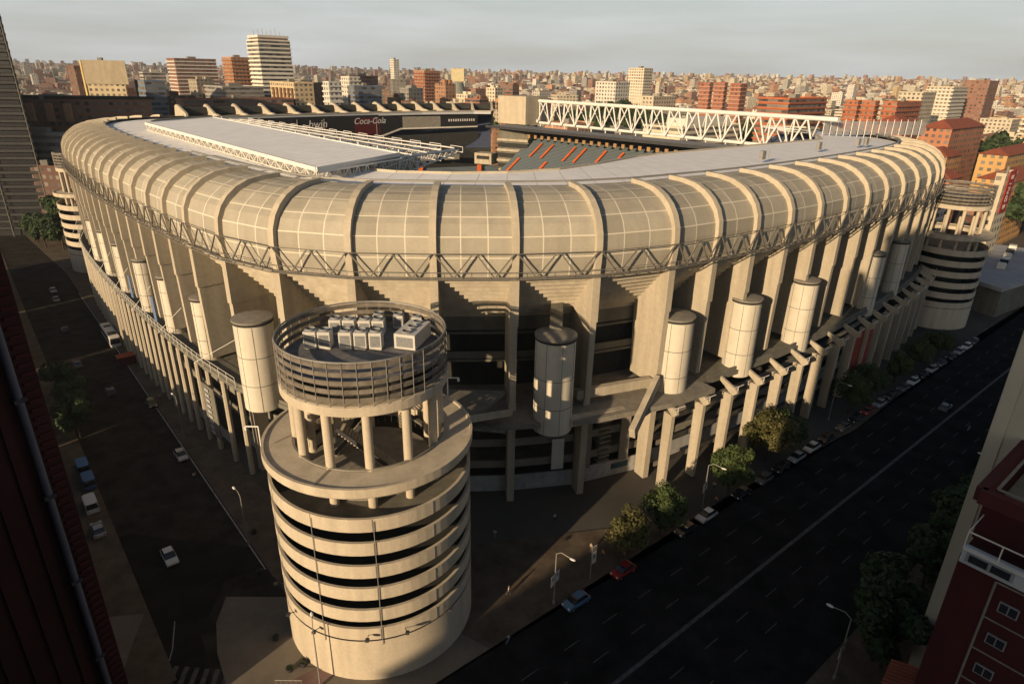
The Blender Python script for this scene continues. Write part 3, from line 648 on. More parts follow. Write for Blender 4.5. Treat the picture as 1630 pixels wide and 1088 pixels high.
b = MB(); b.beam((-61.8, 303.8, 43.0), (-53, 311.2, 46.2), 0.7, 0.6); b.build('fascia_rail', WHITEP, ST_)
b = MB(); b.beam((-53, 311.2, 46.2), (-19, 331, 46.4), 0.7, 0.6); b.build('fascia_rail', WHITEP, ST_)
b = MB(); b.face([(-61.6, 304, 43.6), (-52.5, 311.8, 46.5), (-52.5, 311.8, 51.6), (-61.6, 304, 51.6)]); b.build('fascia_panel', ADK, ST_)
b = MB(); b.beam((-52.3, 311.9, 49), (-36, 321.3, 49), 0.5, 4.8); b.build('fascia_panel', SLABC, ST_)
b = MB(); b.beam((-35.8, 321.4, 49), (-19, 331.2, 49), 0.5, 4.8); o = b.build('fascia_panel', ADK, ST_)
for k in range(12):
    f = k/12; b = MB(); b.box((-32+12.5*f, 323.2+7.3*f, 49.5), (0.5, 0.2, 1.1), R(30)); b.build('fascia_lamp', ADW, o)
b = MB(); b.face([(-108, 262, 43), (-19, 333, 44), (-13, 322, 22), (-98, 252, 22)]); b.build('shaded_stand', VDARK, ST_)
# seats in the lit far corner
b = MB(); b.face([(-45, 300, 30), (-8, 316, 30), (-10, 292, 16), (-38, 280, 16)], 0, [(0, 0), (40, 0), (40, 26), (0, 26)]); b.build('corner_seats', SEATS, ST_)
for x in (-17, -43):
    b = MB(); b.beam((x, 311 if x > -40 else 300, 30.6), (x+1, 289 if x > -40 else 282, 17), 2.0, 0.3); b.build('aisle', ORNG, ST_)
for x, y in ((-30, 312), (-40, 306)): b = MB(); b.box((x, y, 34), (7, 2, 2.4), R(25)); b.build('stand_opening', SLABC, ST_)
b = MB(); b.beam((-40, 272, 14), (-6, 283, 14), 0.6, 1.6); b.build('pitch_board', BLUEP, ST_)
b = MB(); b.beam((-26, 276, 16.0), (-14, 280.5, 16.0), 0.5, 1.2); b.build('pitch_board', WHITEP, ST_)
# retracted canopy on the left side with cantilever trusses
A, B_, C_, D_ = Vector((-109, 198)), Vector((-33, 109)), Vector((-22.5, 128)), Vector((-98, 219))
TP = Vector((-13, 147)); TP2 = Vector((-88, 224))
cu = (A-B_); cl = cu.length; cu = cu/cl
b = MB(); b.face([(*B_, 55.2), (*C_, 55.7), (*D_, 55.7), (*A, 55.2)], 0, [(0, 0), (0, 20), (cl, 20), (cl, 0)]); b.face([(*B_, 54.9), (*A, 54.9), (*D_, 55.4), (*C_, 55.4)])
can = b.build('canopy', CANO, ST_)
b = MB()
for p0, p1, za, zb in ((B_, C_, 55, 55.5), (C_, D_, 55.5, 55.5), (D_, A, 55.5, 55), (A, B_, 55, 55)): b.beam((*p0, za), (*p1, zb), 0.4, 0.7)
b.build('canopy_edge', WHITEM, can)
# lattice under the canopy's outer edge
NL = 26
for k in range(NL):
    p, q = B_+cu*(cl*k/NL), B_+cu*(cl*(k+1)/NL); mdl = (p+q)/2
    b = MB(); b.tube((*p, 54.7), (*mdl, 53.3), 0.13, n=5); b.tube((*mdl, 53.3), (*q, 54.7), 0.13, n=5); b.tube((*p, 53.25), (*q, 53.25), 0.15, n=5); b.tube((*p, 54.8), (*p, 53.2), 0.1, n=5)
    b.build('canopy_lattice', WHITEP, can)
NT = 15
for k in range(NT):
    f = k/(NT-1); p0 = B_*(1-f)+A*f; p1 = C_*(1-f)+D_*f; p2 = TP*(1-f)+TP2*f
    b = MB(); wdt = 0.75; sd_ = cu*wdt
    def ln(a, z0, c, z1, r_=0.12): b.tube((*a, z0), (*c, z1), r_, n=5, cap=False)
    for s_ in (-1, 1): ln(p0+sd_*s_, 54.6, p1+sd_*s_, 54.7, .16); ln(p1+sd_*s_, 55.0, p2+sd_*s_, 54.6, .16)
    ln(p0, 53.0, p1, 51.6, .17); ln(p1, 51.6, p2, 53.8, .17); ln(p1, 51.6, p1, 56.4, .14)
    n1, n2 = 9, 9
    for (a, c, za0, za1, zt0, zt1, nn_) in ((p0, p1, 53.0, 51.6, 54.6, 54.7, n1), (p1, p2, 51.6, 53.8, 55.0, 54.6, n2)):
        for q in range(nn_):
            g0, g1, gm = q/nn_, (q+1)/nn_, (q+.5)/nn_
            for s_ in (-1, 1):
                ln(a.lerp(c, g0)+sd_*s_, zt0+(zt1-zt0)*g0, a.lerp(c, gm), za0+(za1-za0)*gm, .08); ln(a.lerp(c, gm), za0+(za1-za0)*gm, a.lerp(c, g1)+sd_*s_, zt0+(zt1-zt0)*g1, .08)
    # end frame
    ln(p2-sd_*3, 54.2, p2+sd_*3, 54.2, .1); ln(p2-sd_*3, 55.3, p2+sd_*3, 55.3, .07); ln(p2-sd_*3, 54.2, p2-sd_*3, 55.3, .07); ln(p2+sd_*3, 54.2, p2+sd_*3, 55.3, .07)
    b.build('cantilever_truss', WHITEM, ST_)
for k in range(4):
    f = 0.2+k*0.25; q0, q1 = C_.lerp(TP, f), D_.lerp(TP2, f); b = MB(); b.tube((*q0, 55.0), (*q1, 55.0), 0.15, n=5); b.tube((*q0, 52.8), (*q1, 52.8), 0.12, n=5); b.build('cross_tie', WHITEM, ST_)
# grey mesh windscreen standing on the right end of the roof
MESH = mat('mesh_fence_grey', (0.25, 0.25, 0.26), 0.6, 0.2, 1.5)
FA, FB = Vector((101, 222)), Vector((139, 229))
for k in range(15):
    p, q = FA.lerp(FB, k/15), FA.lerp(FB, (k+1)/15-0.012); b = MB()
    for z in [53.6+j*0.16 for j in range(27)]: b.beam((*p, z), (*q, z), 0.05, 0.135)
    o = b.build('windscreen_panel', MESH, ST_)
    b = MB(); b.tube((*p, 52.6), (*p, 58.4), 0.12, n=6); b.build('windscreen_post', WHITEM, o)

# ------------------------------------------------------------------ RAMP TOWERS
def ramp_tower(cx_, cy_, label, detail, open_dir):
    T = empty('ramp_tower', (cx_, cy_, 0), label, 'tower', 'round concrete ramp towers at the stadium corners')
    c = (cx_, cy_, 0); N = 72 if detail else 40
    b = MB(); b.lathe([(12.55, 0), (12.55, 6.6), (12.2, 6.6)], c, N); b.build('base_drum', TOWC, T, smooth=True)
    b = MB(); b.lathe([(12.5, 6.6), (12.45, 6.75)], c, N); b.lathe([(12.62, 6.62), (12.62, 6.72)], c, N); b.build('drum_joint', VDARK, T)
    z = 6.78; pitch_ = 3.27
    b = MB(); b.lathe([(7.5, 0.2), (7.5, 23.0)], c, 32); b.build('ramp_core', VDARK, T)
    for k in range(6):                            # parapets of the winding ramp
        b = MB(); h = 1.75; zf = (lambda t: 0.4*math.sin(t-0.5))
        if k == 0: zf = (lambda t: 0.0)
        b.lathe([(12.2, 0), (12.55, 0), (12.55, h), (12.2, h), (12.2, 0)], (cx_, cy_, z), N, zf=zf); b.build('ramp_parapet', TOWC, T)
        b = MB(); b.lathe([(7.4, 0.0), (12.2, 0.0), (12.2, 0.3), (7.4, 0.3)], (cx_, cy_, z), 40, zf=zf); b.build('ramp_floor', VDARK, T)  # near-black floor colour paints the shade inside the slits
        if detail:
            b = MB()
            for a in (4.35, 4.92, 5.5, 3.75, 0.1, 2.9): b.beam((cx_+12.56*math.cos(a), cy_+12.56*math.sin(a), z+0.05+zf(a)), (cx_+12.56*math.cos(a), cy_+12.56*math.sin(a), z+h-0.05+zf(a)), 0.05)
            b.build('parapet_joint', DARKC, T)
        z += pitch_
    # drainpipes and lamps
    if detail:
        for a in (4.36, 4.93):
            b = MB(); b.tube((cx_+12.68*math.cos(a), cy_+12.68*math.sin(a), 6), (cx_+12.68*math.cos(a), cy_+12.68*math.sin(a), 24.2), 0.05, n=5); b.build('drainpipe', STEEL, T)
        for a in (3.5, 3.95, 4.3, 4.8, 5.15, 5.6):
            b = MB(); p = (cx_+12.5*math.cos(a), cy_+12.5*math.sin(a)); q = (cx_+13.6*math.cos(a), cy_+13.6*math.sin(a)); b.tube((*p, 7.6), (*q, 8.0), 0.05, n=5); b.box((*q, 7.9), (0.45, 0.45, 0.3)); b.build('wall_lamp', DSTEEL, T)
    # open storey, walkway ring, columns, crown
    b = MB(); b.lathe([(7.6, 23.2), (12.15, 23.2), (12.15, 23.4), (7.6, 23.4)], c, 40); b.build('open_floor', DARKC, T)  # shadow inside the open storey put into the dark floor colour
    b = MB(); b.lathe([(7.6, 22.8), (7.6, 24.6), (0, 24.7)], c, 40); b.build('core_floor', SLABC, T)
    b = MB(); b.lathe([(9.0, 27.45), (12.8, 27.45), (12.9, 27.6), (12.9, 28.7), (12.55, 28.7), (12.5, 28.5), (9.0, 28.5), (9.0, 27.45)], c, N); b.build('walkway_ring', TOWC, T)
    b = MB(); b.lathe([(9.05, 28.6), (9.05, 28.8), (9.3, 28.8), (9.3, 28.6)], c, N)
    if detail: b.beam((cx_+9.2*math.cos(4.42), cy_+9.2*math.sin(4.42), 28.62), (cx_+12.5*math.cos(4.42), cy_+12.5*math.sin(4.42), 28.62), 0.12, 0.06)
    b.build('walkway_kerb', SLABC, T)
    for k in range(12):
        a = k*math.pi/6+0.22; b = MB(); b.tube((cx_+8.75*math.cos(a), cy_+8.75*math.sin(a), 23.2), (cx_+8.75*math.cos(a), cy_+8.75*math.sin(a), 36.6), 0.55, n=14); b.build('column', TOWC, T, smooth=True)
    b = MB(); b.lathe([(0, 35.9), (9.95, 35.9), (9.95, 37.0), (9.7, 37.1), (0, 37.1)], c, N); b.build('crown_slab', TOWC, T)
    rc = 9.75; zz = [37.5, 38.5, 39.5, 40.5, 41.45]
    LOU = mat('weathered_louvre', (0.17, 0.15, 0.125), 0.7, 0.35, 0.8, streak=0.3)
    for q in zz:
        b = MB(); b.lathe([(rc, 0), (rc+0.12, 0.06), (rc+0.12, 0.52), (rc, 0.58), (rc-0.12, 0.5), (rc-0.12, 0.06), (rc, 0)], (cx_, cy_, q), N); b.build('louvre', LOU, T)
    b = MB(); b.lathe([(rc, 42.1), (rc+0.1, 42.1), (rc+0.1, 42.3), (rc, 42.3), (rc, 42.1)], c, N); b.build('top_rail', STEEL, T)
    b = MB()
    for k in range(40): a = k*2*math.pi/40; b.beam((cx_+(rc+0.16)*math.cos(a), cy_+(rc+0.16)*math.sin(a), 37.0), (cx_+(rc+0.16)*math.cos(a), cy_+(rc+0.16)*math.sin(a), 42.2), 0.06)
    o = b.build('crown_posts', STEEL, T); o['kind'] = 'stuff'
    b = MB(); b.lathe([(0, 39.3), (rc-0.3, 39.3)], c, 48); b.build('crown_roof', mat('plant_deck', (0.16, 0.16, 0.165), 0.85, 0.25, 0.8), T)
    b = MB(); b.lathe([(rc-1.0, 37.1), (rc-1.0, 39.3)], c, 40); b.build('crown_lining', VDARK, T)
    if not detail: T.scale = (0.86, 0.86, 1)
    if detail:
        b = MB()
        for k in range(26): b.box((cx_-4.5+0.30*k, cy_+1.0, 24.9+0.36*k), (0.34, 2.6, 0.2)); 
        b.build('inner_stair', CONC, T); b = MB()
        for k in range(20): b.box((cx_+4.0-0.34*k, cy_-3.2, 24.8+0.30*k), (0.38, 2.4, 0.2))
        b.build('inner_stair', CONC, T)
        b = MB(); b.beam((cx_-4.6, cy_-0.5, 25.2), (cx_+3.6, cy_-0.5, 34.6), 0.12, 0.5); b.beam((cx_+4.2, cy_-4.5, 25.2), (cx_-2.8, cy_-4.5, 31.2), 0.12, 0.5); b.build('stair_string', DSTEEL, T)
        b = MB()
        for k in range(60): a = 2*math.pi*k/60; b.tube((cx_+9.0*math.cos(a), cy_+9.0*math.sin(a), 24.6), (cx_+9.0*math.cos(a), cy_+9.0*math.sin(a), 27.3), 0.05, n=4, cap=False)
        b.build('inner_railing', DSTEEL, T)['kind'] = 'stuff'
        for px, py, hx in ((-5.6, 82.3, 1), (-29.8, 65.0, -1)):
            b = MB(); a = math.atan2(py-cy_, px-cx_); p = (cx_+12.75*math.cos(a), cy_+12.75*math.sin(a)); b.tube((*p, 29), (*p, 31.6), 0.1, n=6); b.tube((*p, 31.6), (p[0]+1.5*hx, p[1], 31.6), 0.09, n=6); b.tube((p[0]+1.5*hx, p[1], 31.6), (p[0]+1.5*hx, p[1], 31.1), 0.16, n=6); b.build('walkway_lamp', WHITEM, T)
    return T
ramp_tower(-17.7, 70, 'round banded concrete ramp tower in the foreground with white machines on its top', True, 0)
ramp_tower(133.5, 195, 'round concrete ramp tower at the far right end of the stadium beside the avenue', False, 0)
ramp_tower(-156, 237, 'round concrete ramp tower at the far left end of the stadium beside the dark street', False, 0)

# air-conditioning machines standing on the near tower
ACM = mat('machine_housing', (0.52, 0.51, 0.48), 0.55, 0.1, 1.0); ACG = mat('machine_grille', (0.20, 0.21, 0.22), 0.6, 0.2, 3)
def ac_unit(x, y, label, sx=1.5, sy=1.5, h=2.1, a=0.0):
    o = empty('air_conditioner', (x, y, 39.3), label, 'air conditioner', 'machines on top of the near ramp tower', a)
    b = MB(); b.box((0, 0, h/2+0.12), (sx, sy, h)); b.box((0, 0, 0.06), (sx*0.9, sy*0.9, 0.12)); b.build('housing', ACM, o, local=True, bevel=0.04)
    b = MB(); b.box((0, -sy/2-0.012, h*0.55), (sx*0.78, 0.03, h*0.66)); b.build('side_grille', ACG, o, local=True)
    b = MB(); n_ = max(1, int(round(sy/1.5)))
    for k in range(n_):
        yy = (k-(n_-1)/2)*sy/n_; b.lathe([(0, h+0.2), (0.5, h+0.2), (0.56, h+0.38), (0.6, h+0.13)], (0, yy, 0), 16)
    b.build('fan_cowl', ACG, o, local=True); return o
FRs = [(-24.1, 'first'), (-22.4, 'second'), (-19.9, 'third'), (-18.1, 'fourth'), (-16.3, 'fifth')]
for x, nm in FRs: ac_unit(x, 71.0, 'air conditioner, %s from left in front row on near tower' % nm)
for x, nm in ((-22.3, 'first'), (-20.6, 'second'), (-18.6, 'third'), (-16.9, 'fourth')): ac_unit(x, 75.6, 'air conditioner, %s from left in second row on near tower' % nm, 1.5, 1.5, 1.9)
ac_unit(-12.2, 73.0, 'long white air conditioner with two round fans, right side of the near tower top', 2.7, 5.2, 1.9, R(-14))
for x, y, nm in ((-17.4, 78.0, 'leftmost of the three'), (-14.8, 77.9, 'middle of the three'), (-12.3, 77.3, 'rightmost of the three')): ac_unit(x, y, 'small air conditioner at back rim of near tower top, %s' % nm, 1.3, 1.1, 1.7)

# ------------------------------------------------------------------ NEARBY BUILDINGS
# camera-side brick wall at the left edge of the picture
BW = empty('brick_building', (-12.6, 15.3, 0), 'dark red ribbed brick wall with grey drainpipe, right beside the viewpoint at the left edge', 'building')
P0 = Vector((-12.6, 15.3)); wd_ = Vector((-0.5, -0.866)); wn_ = Vector((0.866, -0.5))
def WP(u, o): p = P0+wd_*u+wn_*o; return (p.x, p.y)
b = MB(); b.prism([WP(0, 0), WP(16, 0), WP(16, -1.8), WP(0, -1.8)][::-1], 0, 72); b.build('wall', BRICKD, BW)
b = MB()
for k in range(22): b.prism([WP(0.9+k*0.55, 0.003), WP(0.9+k*0.55, 0.07), WP(1.15+k*0.55, 0.07), WP(1.15+k*0.55, 0.003)], 0, 72)
b.build('brick_ribs', BRICKD, BW)['kind'] = 'stuff'
b = MB(); b.tube((*WP(0.62, 0.16), 0), (*WP(0.62, 0.16), 72), 0.1, n=10)
b.build('drainpipe', mat('pipe_grey', (0.12, 0.12, 0.15), 0.5, 0.2, metal=0.2), BW, smooth=True)
for z in range(20, 70, 3): b = MB(); b.box((*WP(0.62, 0.12), z), (0.3, 0.3, 0.12), R(60)); b.build('pipe_bracket', DSTEEL, BW)
b = MB()
for k in range(170): b.box((*WP(0.22, 0.0), 22+k*0.26), (0.32, 0.12, 0.1), R(60))
b.build('brick_dentils', REDD, BW)['kind'] = 'stuff'
# right: pale high-rise flank and red house
RWH = empty('cream_high_rise', (*AV(95, -4), 0), 'tall cream windowless building flank at the right edge above the red house', 'building')
b = MB(); b.prism([AV(79, -14), AV(79, 24), AV(110, 24), AV(110, -14)], 0, 64); b.build('wall', CREAM, RWH)
b = MB(); b.prism([AV(78.8, -13.9), AV(78.8, -12.6), AV(79.0, -12.6), AV(79.0, -13.9)], 0, 63.8); b.build('corner_pilaster', CREAM, RWH)
b = MB(); b.prism([AV(78.5, -14.5), AV(78.5, 24.5), AV(110.5, 24.5), AV(110.5, -14.5)], 64, 65); b.build('roof_parapet', SLABC, RWH)
RH = empty('red_house', (*AV(70, -2), 0), 'dark red apartment house with white balcony band and small windows, lower right corner', 'building')
b = MB(); b.prism([AV(62, -10), AV(62, 12), AV(78.7, 12), AV(78.7, -10)], 0, 30.2); b.build('wall', REDW, RH)
b = MB(); b.prism([AV(65.5, -10.2), AV(65.5, 12), AV(78.7, 12), AV(78.7, -10.2)], 30.2, 34.2); b.build('penthouse', REDW, RH)
b = MB()
for p, q in ((AV(65.2, -10.6), AV(65.2, 12)), (AV(65.2, -10.6), AV(78.7, -10.6))): b.beam((*p, 34.9), (*q, 34.9), 0.9, 1.4)
b.build('roof_parapet', REDD, RH)
b = MB()
for p, q in ((AV(66.0, -9.6), AV(66.0, 12)), (AV(66.0, -9.6), AV(78.5, -9.6))): b.beam((*p, 35.7), (*q, 35.7), 0.25, 0.12)
b.build('parapet_capping', SLABC, RH)
b = MB(); b.prism([AV(66.2, -9.3), AV(66.2, 11.8), AV(78.5, 11.8), AV(78.5, -9.3)], 34.2, 34.35); b.build('roof', DARKC, RH)
b = MB(); b.box((*AV(61.6, 1.2), 30.7), (0.9, 22, 1.5), math.atan2(EY, EX)); b.build('balcony_band', mat('dull_white_band', (0.38, 0.40, 0.43), 0.7), RH)
b = MB(); b.beam((*AV(61.2, -9.8), 31.5), (*AV(61.2, 12), 31.5), 0.5, 0.12); b.beam((*AV(61.2, -9.8), 33.2), (*AV(61.2, 12), 33.2), 0.1, 0.1); b.beam((*AV(61.2, -9.8), 33.2), (*AV(65, -9.8), 33.2), 0.08)
for k in range(9): b.beam((*AV(61.2, -9.8+2.6*k), 31.5), (*AV(61.2, -9.8+2.6*k), 33.2), 0.08)
b.build('balcony_railing', WHITEP, RH)
def rh_window(t, s, z, wd=1.5, h=1.1, par=None):
    b = MB(); b.box((*AV(t, s), z), (0.14, wd, h), math.atan2(EY, EX)); o = b.build('window', mat('dull_window_frame', (0.22, 0.23, 0.25), 0.7), par or RH)
    b = MB()
    for k in (-1, 1):
        x, y = AV(t-0.085, s+k*wd*0.235); b.box((x, y, z), (0.03, wd*0.40, h*0.8), math.atan2(EY, EX))
    b.build('pane', GLASS if random.random() < 0.6 else mat('blind_grey', (0.22, 0.22, 0.21), 0.7), o)
rh_window(61.12, -7.6, 30.75, 3.6, 0.9)
for z in (27.0, 23.3, 19.6, 15.9, 12.2, 8.5, 4.8):
    for s in (-5.4, -1.9, 1.6, 5.1): rh_window(61.9, s, z)
b = MB(); b.beam((*AV(61.93, -6.9), 0), (*AV(61.93, -6.9), 29.2), 0.14); b.beam((*AV(61.93, -6.9), 29.2), (*AV(61.93, 12), 29.2), 0.14)
for z in (25.2, 21.5, 17.8, 14.1): b.beam((*AV(61.95, -6.9), z), (*AV(61.95, 12), z), 0.12, 0.1)
b.build('facade_trim', SLABC, RH)
for (t0, t1, s0, s1, h, lb_) in ((-7.5, 4, -4, 20, 60, 'added shade-casting block below the viewpoint, just outside the bottom of the picture'), (-130, -42, -14, 20, 43, 'added unseen shade block behind the viewpoint on the near side of the avenue'),
                               (-40, -8, -8, 24, 92, 'added unseen tower block behind the viewpoint, shading the cream flank'),
                               (-70, -28, -92, -60, 13, 'added unseen low shade block across the avenue, outside the lower left corner')):  # added out-of-frame blocks that cast shade over avenue, plaza and cream flank
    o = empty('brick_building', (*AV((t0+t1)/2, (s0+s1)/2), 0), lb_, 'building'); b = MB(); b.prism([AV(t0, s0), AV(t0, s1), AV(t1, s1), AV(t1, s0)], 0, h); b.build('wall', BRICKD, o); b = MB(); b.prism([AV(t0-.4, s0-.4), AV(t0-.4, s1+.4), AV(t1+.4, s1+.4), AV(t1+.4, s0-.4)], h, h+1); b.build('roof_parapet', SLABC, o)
for k, (t0, t1, h) in enumerate(((62, 96, 13), (100, 136, 14), (141, 180, 12.5), (186, 232, 14), (238, 290, 16))):  # added row of low blocks casting shade on the side street
    o = empty('added_shade_block', (*ST((t0+t1)/2, 10), 0), 'added low shade block left of side street, %s from the junction' % ('first', 'second', 'third', 'fourth', 'fifth')[k], 'building', 'added low shade blocks left of the side street')
    b = MB(); b.prism([ST(t0, 2), ST(t0, 20), ST(t1, 20), ST(t1, 2)], 0, h); b.build('wall', DARKC, o); b = MB(); b.prism([ST(t0-.3, 1.7), ST(t0-.3, 20.3), ST(t1+.3, 20.3), ST(t1+.3, 1.7)], h, h+.8); b.build('roof_parapet', VDARK, o)
# low tiled roof below
LH = empty('tiled_hut', (43.0, 51.0, 0), 'small low building with a ridged terracotta roof below the red house', 'building')
b = MB(); b.prism([(40, 49.5), (43.5, 46.5), (48, 51.5), (44.5, 54.5)], 0, 8.6); b.build('wall', REDW, LH)
b = MB()
for k in range(12): 
    f = k/12; p = (40+4.5*f, 49.5+5*f); q = (43.5+4.5*f, 46.5+5*f); b.tube((*p, 8.8), (*q, 9.9), 0.26, n=6)
b.build('roof', ROOFT, LH)

# balconied slab at the left edge, and a brick tower behind it
LB = empty('balcony_block', (-230, 300, 0), 'grey and white apartment block with rows of balconies at the left edge', 'building')
lb = [(-206, 284), (-240, 330), (-320, 330), (-320, 266)]
b = MB(); b.prism(lb, 0, 92); b.build('wall', mat('shaded_block_wall', (0.025, 0.026, 0.027), 0.9), LB)  # shade of this block is put into its wall and balcony colours
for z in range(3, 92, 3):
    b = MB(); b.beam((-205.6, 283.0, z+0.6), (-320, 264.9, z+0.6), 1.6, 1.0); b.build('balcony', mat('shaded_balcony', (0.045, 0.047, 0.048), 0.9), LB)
    b = MB(); b.beam((-207, 283.6, z+2.0), (-319, 265.9, z+2.0), 0.4, 1.5); b.build('window_row', GLASS, LB)
for k in range(7): f = k/6; b = MB(); b.tube((-205.2-100*f, 282.0-15.8*f, 0), (-205.2-100*f, 282.0-15.8*f, 92.5), 0.25, n=5); b.build('downpipe', DARKC, LB)

WH = [0]
def wallbox(mb, poly, z0, z1, col, strip=0.0, roofcol=(0.2, 0.18, 0.16), rim=0.0):
    n = len(poly)
    for i in range(n):
        a, b2 = poly[i], poly[(i+1) % n]; L = math.hypot(b2[0]-a[0], b2[1]-a[1]); u0 = (i*31+WH[0]*17) % 97
        mb.face([(a[0], a[1], z0), (b2[0], b2[1], z0), (b2[0], b2[1], z1), (a[0], a[1], z1)], 0, [(u0, -(z1-z0)), (u0+L, -(z1-z0)), (u0+L, -0.6), (u0, -0.6)], (*col, strip))
    WH[0] += 1
    mb.face([(p[0], p[1], z1) for p in poly], 1, None, (*roofcol, 0))
    if rim:
        cx_ = sum(p[0] for p in poly)/n; cy_ = sum(p[1] for p in poly)/n
        for i in range(n):
            a, b2 = poly[i], poly[(i+1) % n]
            q = [(cx_+(p[0]-cx_)*1.015, cy_+(p[1]-cy_)*1.015) for p in (a, b2)]
            mb.face([(*q[0], z1-0.2), (*q[1], z1-0.2), (*q[1], z1+rim), (*q[0], z1+rim)], 1, None, (*col, 0))
E1, L1 = (0.755, 0.656), (-0.672, 0.741)
def quadp(x, y, a, b_, e=E1, l=L1):
    return [(x, y), (x+e[0]*a, y+e[1]*a), (x+e[0]*a+l[0]*b_, y+e[1]*a+l[1]*b_), (x+l[0]*b_, y+l[1]*b_)]
CCR = (0.52, 0.46, 0.35); CWH = (0.60, 0.57, 0.50); CBR = (0.25, 0.12, 0.08); CRD = (0.32, 0.11, 0.065); COR = (0.42, 0.22, 0.12); CGR = (0.30, 0.29, 0.27); CYE = (0.45, 0.33, 0.17); CBL = (0.14, 0.18, 0.24); CDB = (0.17, 0.09, 0.06)
def notable(x, y, a, b_, zt, col, label, strip=0.0, bands=None, extra=None, rf=(0.22, 0.20, 0.18), e=E1, l=L1, name='building'):
    z0 = gh(x, y)-2; o = empty(name, (x, y, 0), label, 'building')
    q = quadp(x, y, a, b_, e, l); m = MB(); wallbox(m, q, z0, zt, col, strip, rf, 0.9); m.build('wall', [CITY, CROOF], o)
    cx_ = sum(p[0] for p in q)/4; cy_ = sum(p[1] for p in q)/4
    s = min(a, b_)*0.3; m = MB(); m.box((cx_, cy_, zt+1.4), (s, s*0.8, 2.8), math.atan2(e[1], e[0])); m.build('roof_hut', SLABC, o)
    if bands:
        bm_, step = bands; z = zt-2.2
        while z > z0+3:
            m = MB(); k = 0.45; qq = quadp(x-e[0]*k-l[0]*k, y-e[1]*k-l[1]*k, a+2*k, b_+2*k, e, l)
            for i in (0, 3): p, r_ = qq[i], qq[(i+1) % 4]; m.beam((*p, z), (*r_, z), 0.6, 1.0)
            m.build('balcony', bm_, o); z -= step
            if z < zt-36: break
    return o
# pale office tower with dark storeys, crown of masts
t = notable(-206, 560, 26, 23, 92, (0.70, 0.66, 0.56), 'tallest pale tower block with dark floor bands and rooftop masts, left of centre skyline', 1.0, (mat('tower_band', (0.70, 0.66, 0.57), 0.7), 3.2))
m = MB(); m.prism(quadp(-206, 562, 24, 20), 92, 94.2); m.build('attic', mat('attic_brown', (0.20, 0.11, 0.07), 0.8), t)
m = MB(); m.prism(quadp(-206.5, 561.5, 25.5, 21.5), 94.2, 96.0); m.build('attic_cap', WHITEP, t)
for k in range(7): m = MB(); m.tube((-205+3.2*k*0.755-6+k*0.3, 566+k*2.1, 96), (-205+3.2*k*0.755-6+k*0.3, 566+k*2.1, 99+(k % 3)*1.2), 0.18, n=5); m.build('mast', STEEL, t)
t = notable(-152, 470, 14, 40, 62, (0.55, 0.43, 0.27), 'cream block with tall arched windows below the pale tower', 0.0)
for k in range(6):
    m = MB(); f = k*6.2+3; px, py = -152+L1[0]*f-0.5, 470+L1[1]*f-0.5; m.box((px, py, 53), (0.6, 2.4, 12), math.atan2(0.656, 0.755)); m.lathe([(0, 0), (1.2, 0)], (px, py, 59), 8); m.build('arched_window', mat('arch_brown', (0.18, 0.10, 0.05), 0.8), t)
m = MB(); m.beam((-152.5, 470, 46.5), (-179, 499, 46.5), 1, 2.4); m.build('cornice', mat('arch_brown', (0.18, 0.10, 0.05)), t)
notable(-128, 470, 9, 9, 63, (0.55, 0.55, 0.53), 'white gridded office block right of the arched cream building', 0.0, (WHITEP, 3.4))
notable(-118, 500, 22, 10, 60, CBL, 'blue glass office block between two white blocks below the skyline', 1.0)
notable(-138+12, 520, 9, 13, 66, CWH, 'slim white block with dark window columns behind the stadium roof ribs, left of centre', 0.0, (WHITEP, 3.0))
t = notable(-278, 445, 24, 9, 73, (0.46, 0.38, 0.24), 'windowless beige concrete block with a yellow lit side, far left', 0.0, e=(0.97, 0.1), l=(-0.6, 0.8))
m = MB(); m.prism([(-278.3, 444.5), (-252, 447), (-258, 458), (-284, 453)], 60, 74.2); m.build('blank_cladding', mat('beige_cladding', (0.36, 0.31, 0.22), 0.8, 0.1, 0.3, streak=0.25), t)
m = MB(); m.prism([(-284.5, 452), (-278.6, 444.2), (-278.2, 445.2), (-284.2, 453)], 40, 74); m.build('blank_side', mat('sunlit_side_wall', (0.55, 0.42, 0.18), 0.8), t)  # sunlit side painted brighter and yellower than the cladding
notable(-300, 470, 22, 26, 70, CDB, 'dark brown block directly left of the windowless beige block', 0.0)
t = notable(-344, 700, 40, 26, 79, CBR, 'long brick and white slab block on the left skyline', 0.0, (WHITEP, 3.4))
notable(-262, 640, 18, 24, 80, COR, 'orange brick block directly left of the tallest pale tower', 0.0, (mat('ochre_band', (0.30, 0.12, 0.05)), 3.2))
notable(-177, 1000, 9.3, 10, 87, CWH, 'slender white tower on the skyline, left of the grey one', 0.0)
notable(-100, 750, 20, 20, 72, COR, 'orange brick apartment tower left of the domed building', 0.0, (ROOFT, 3.2))
notable(-150, 650, 22, 20, 66, CBR, 'wide brick block left of the orange apartment tower', 1.0)
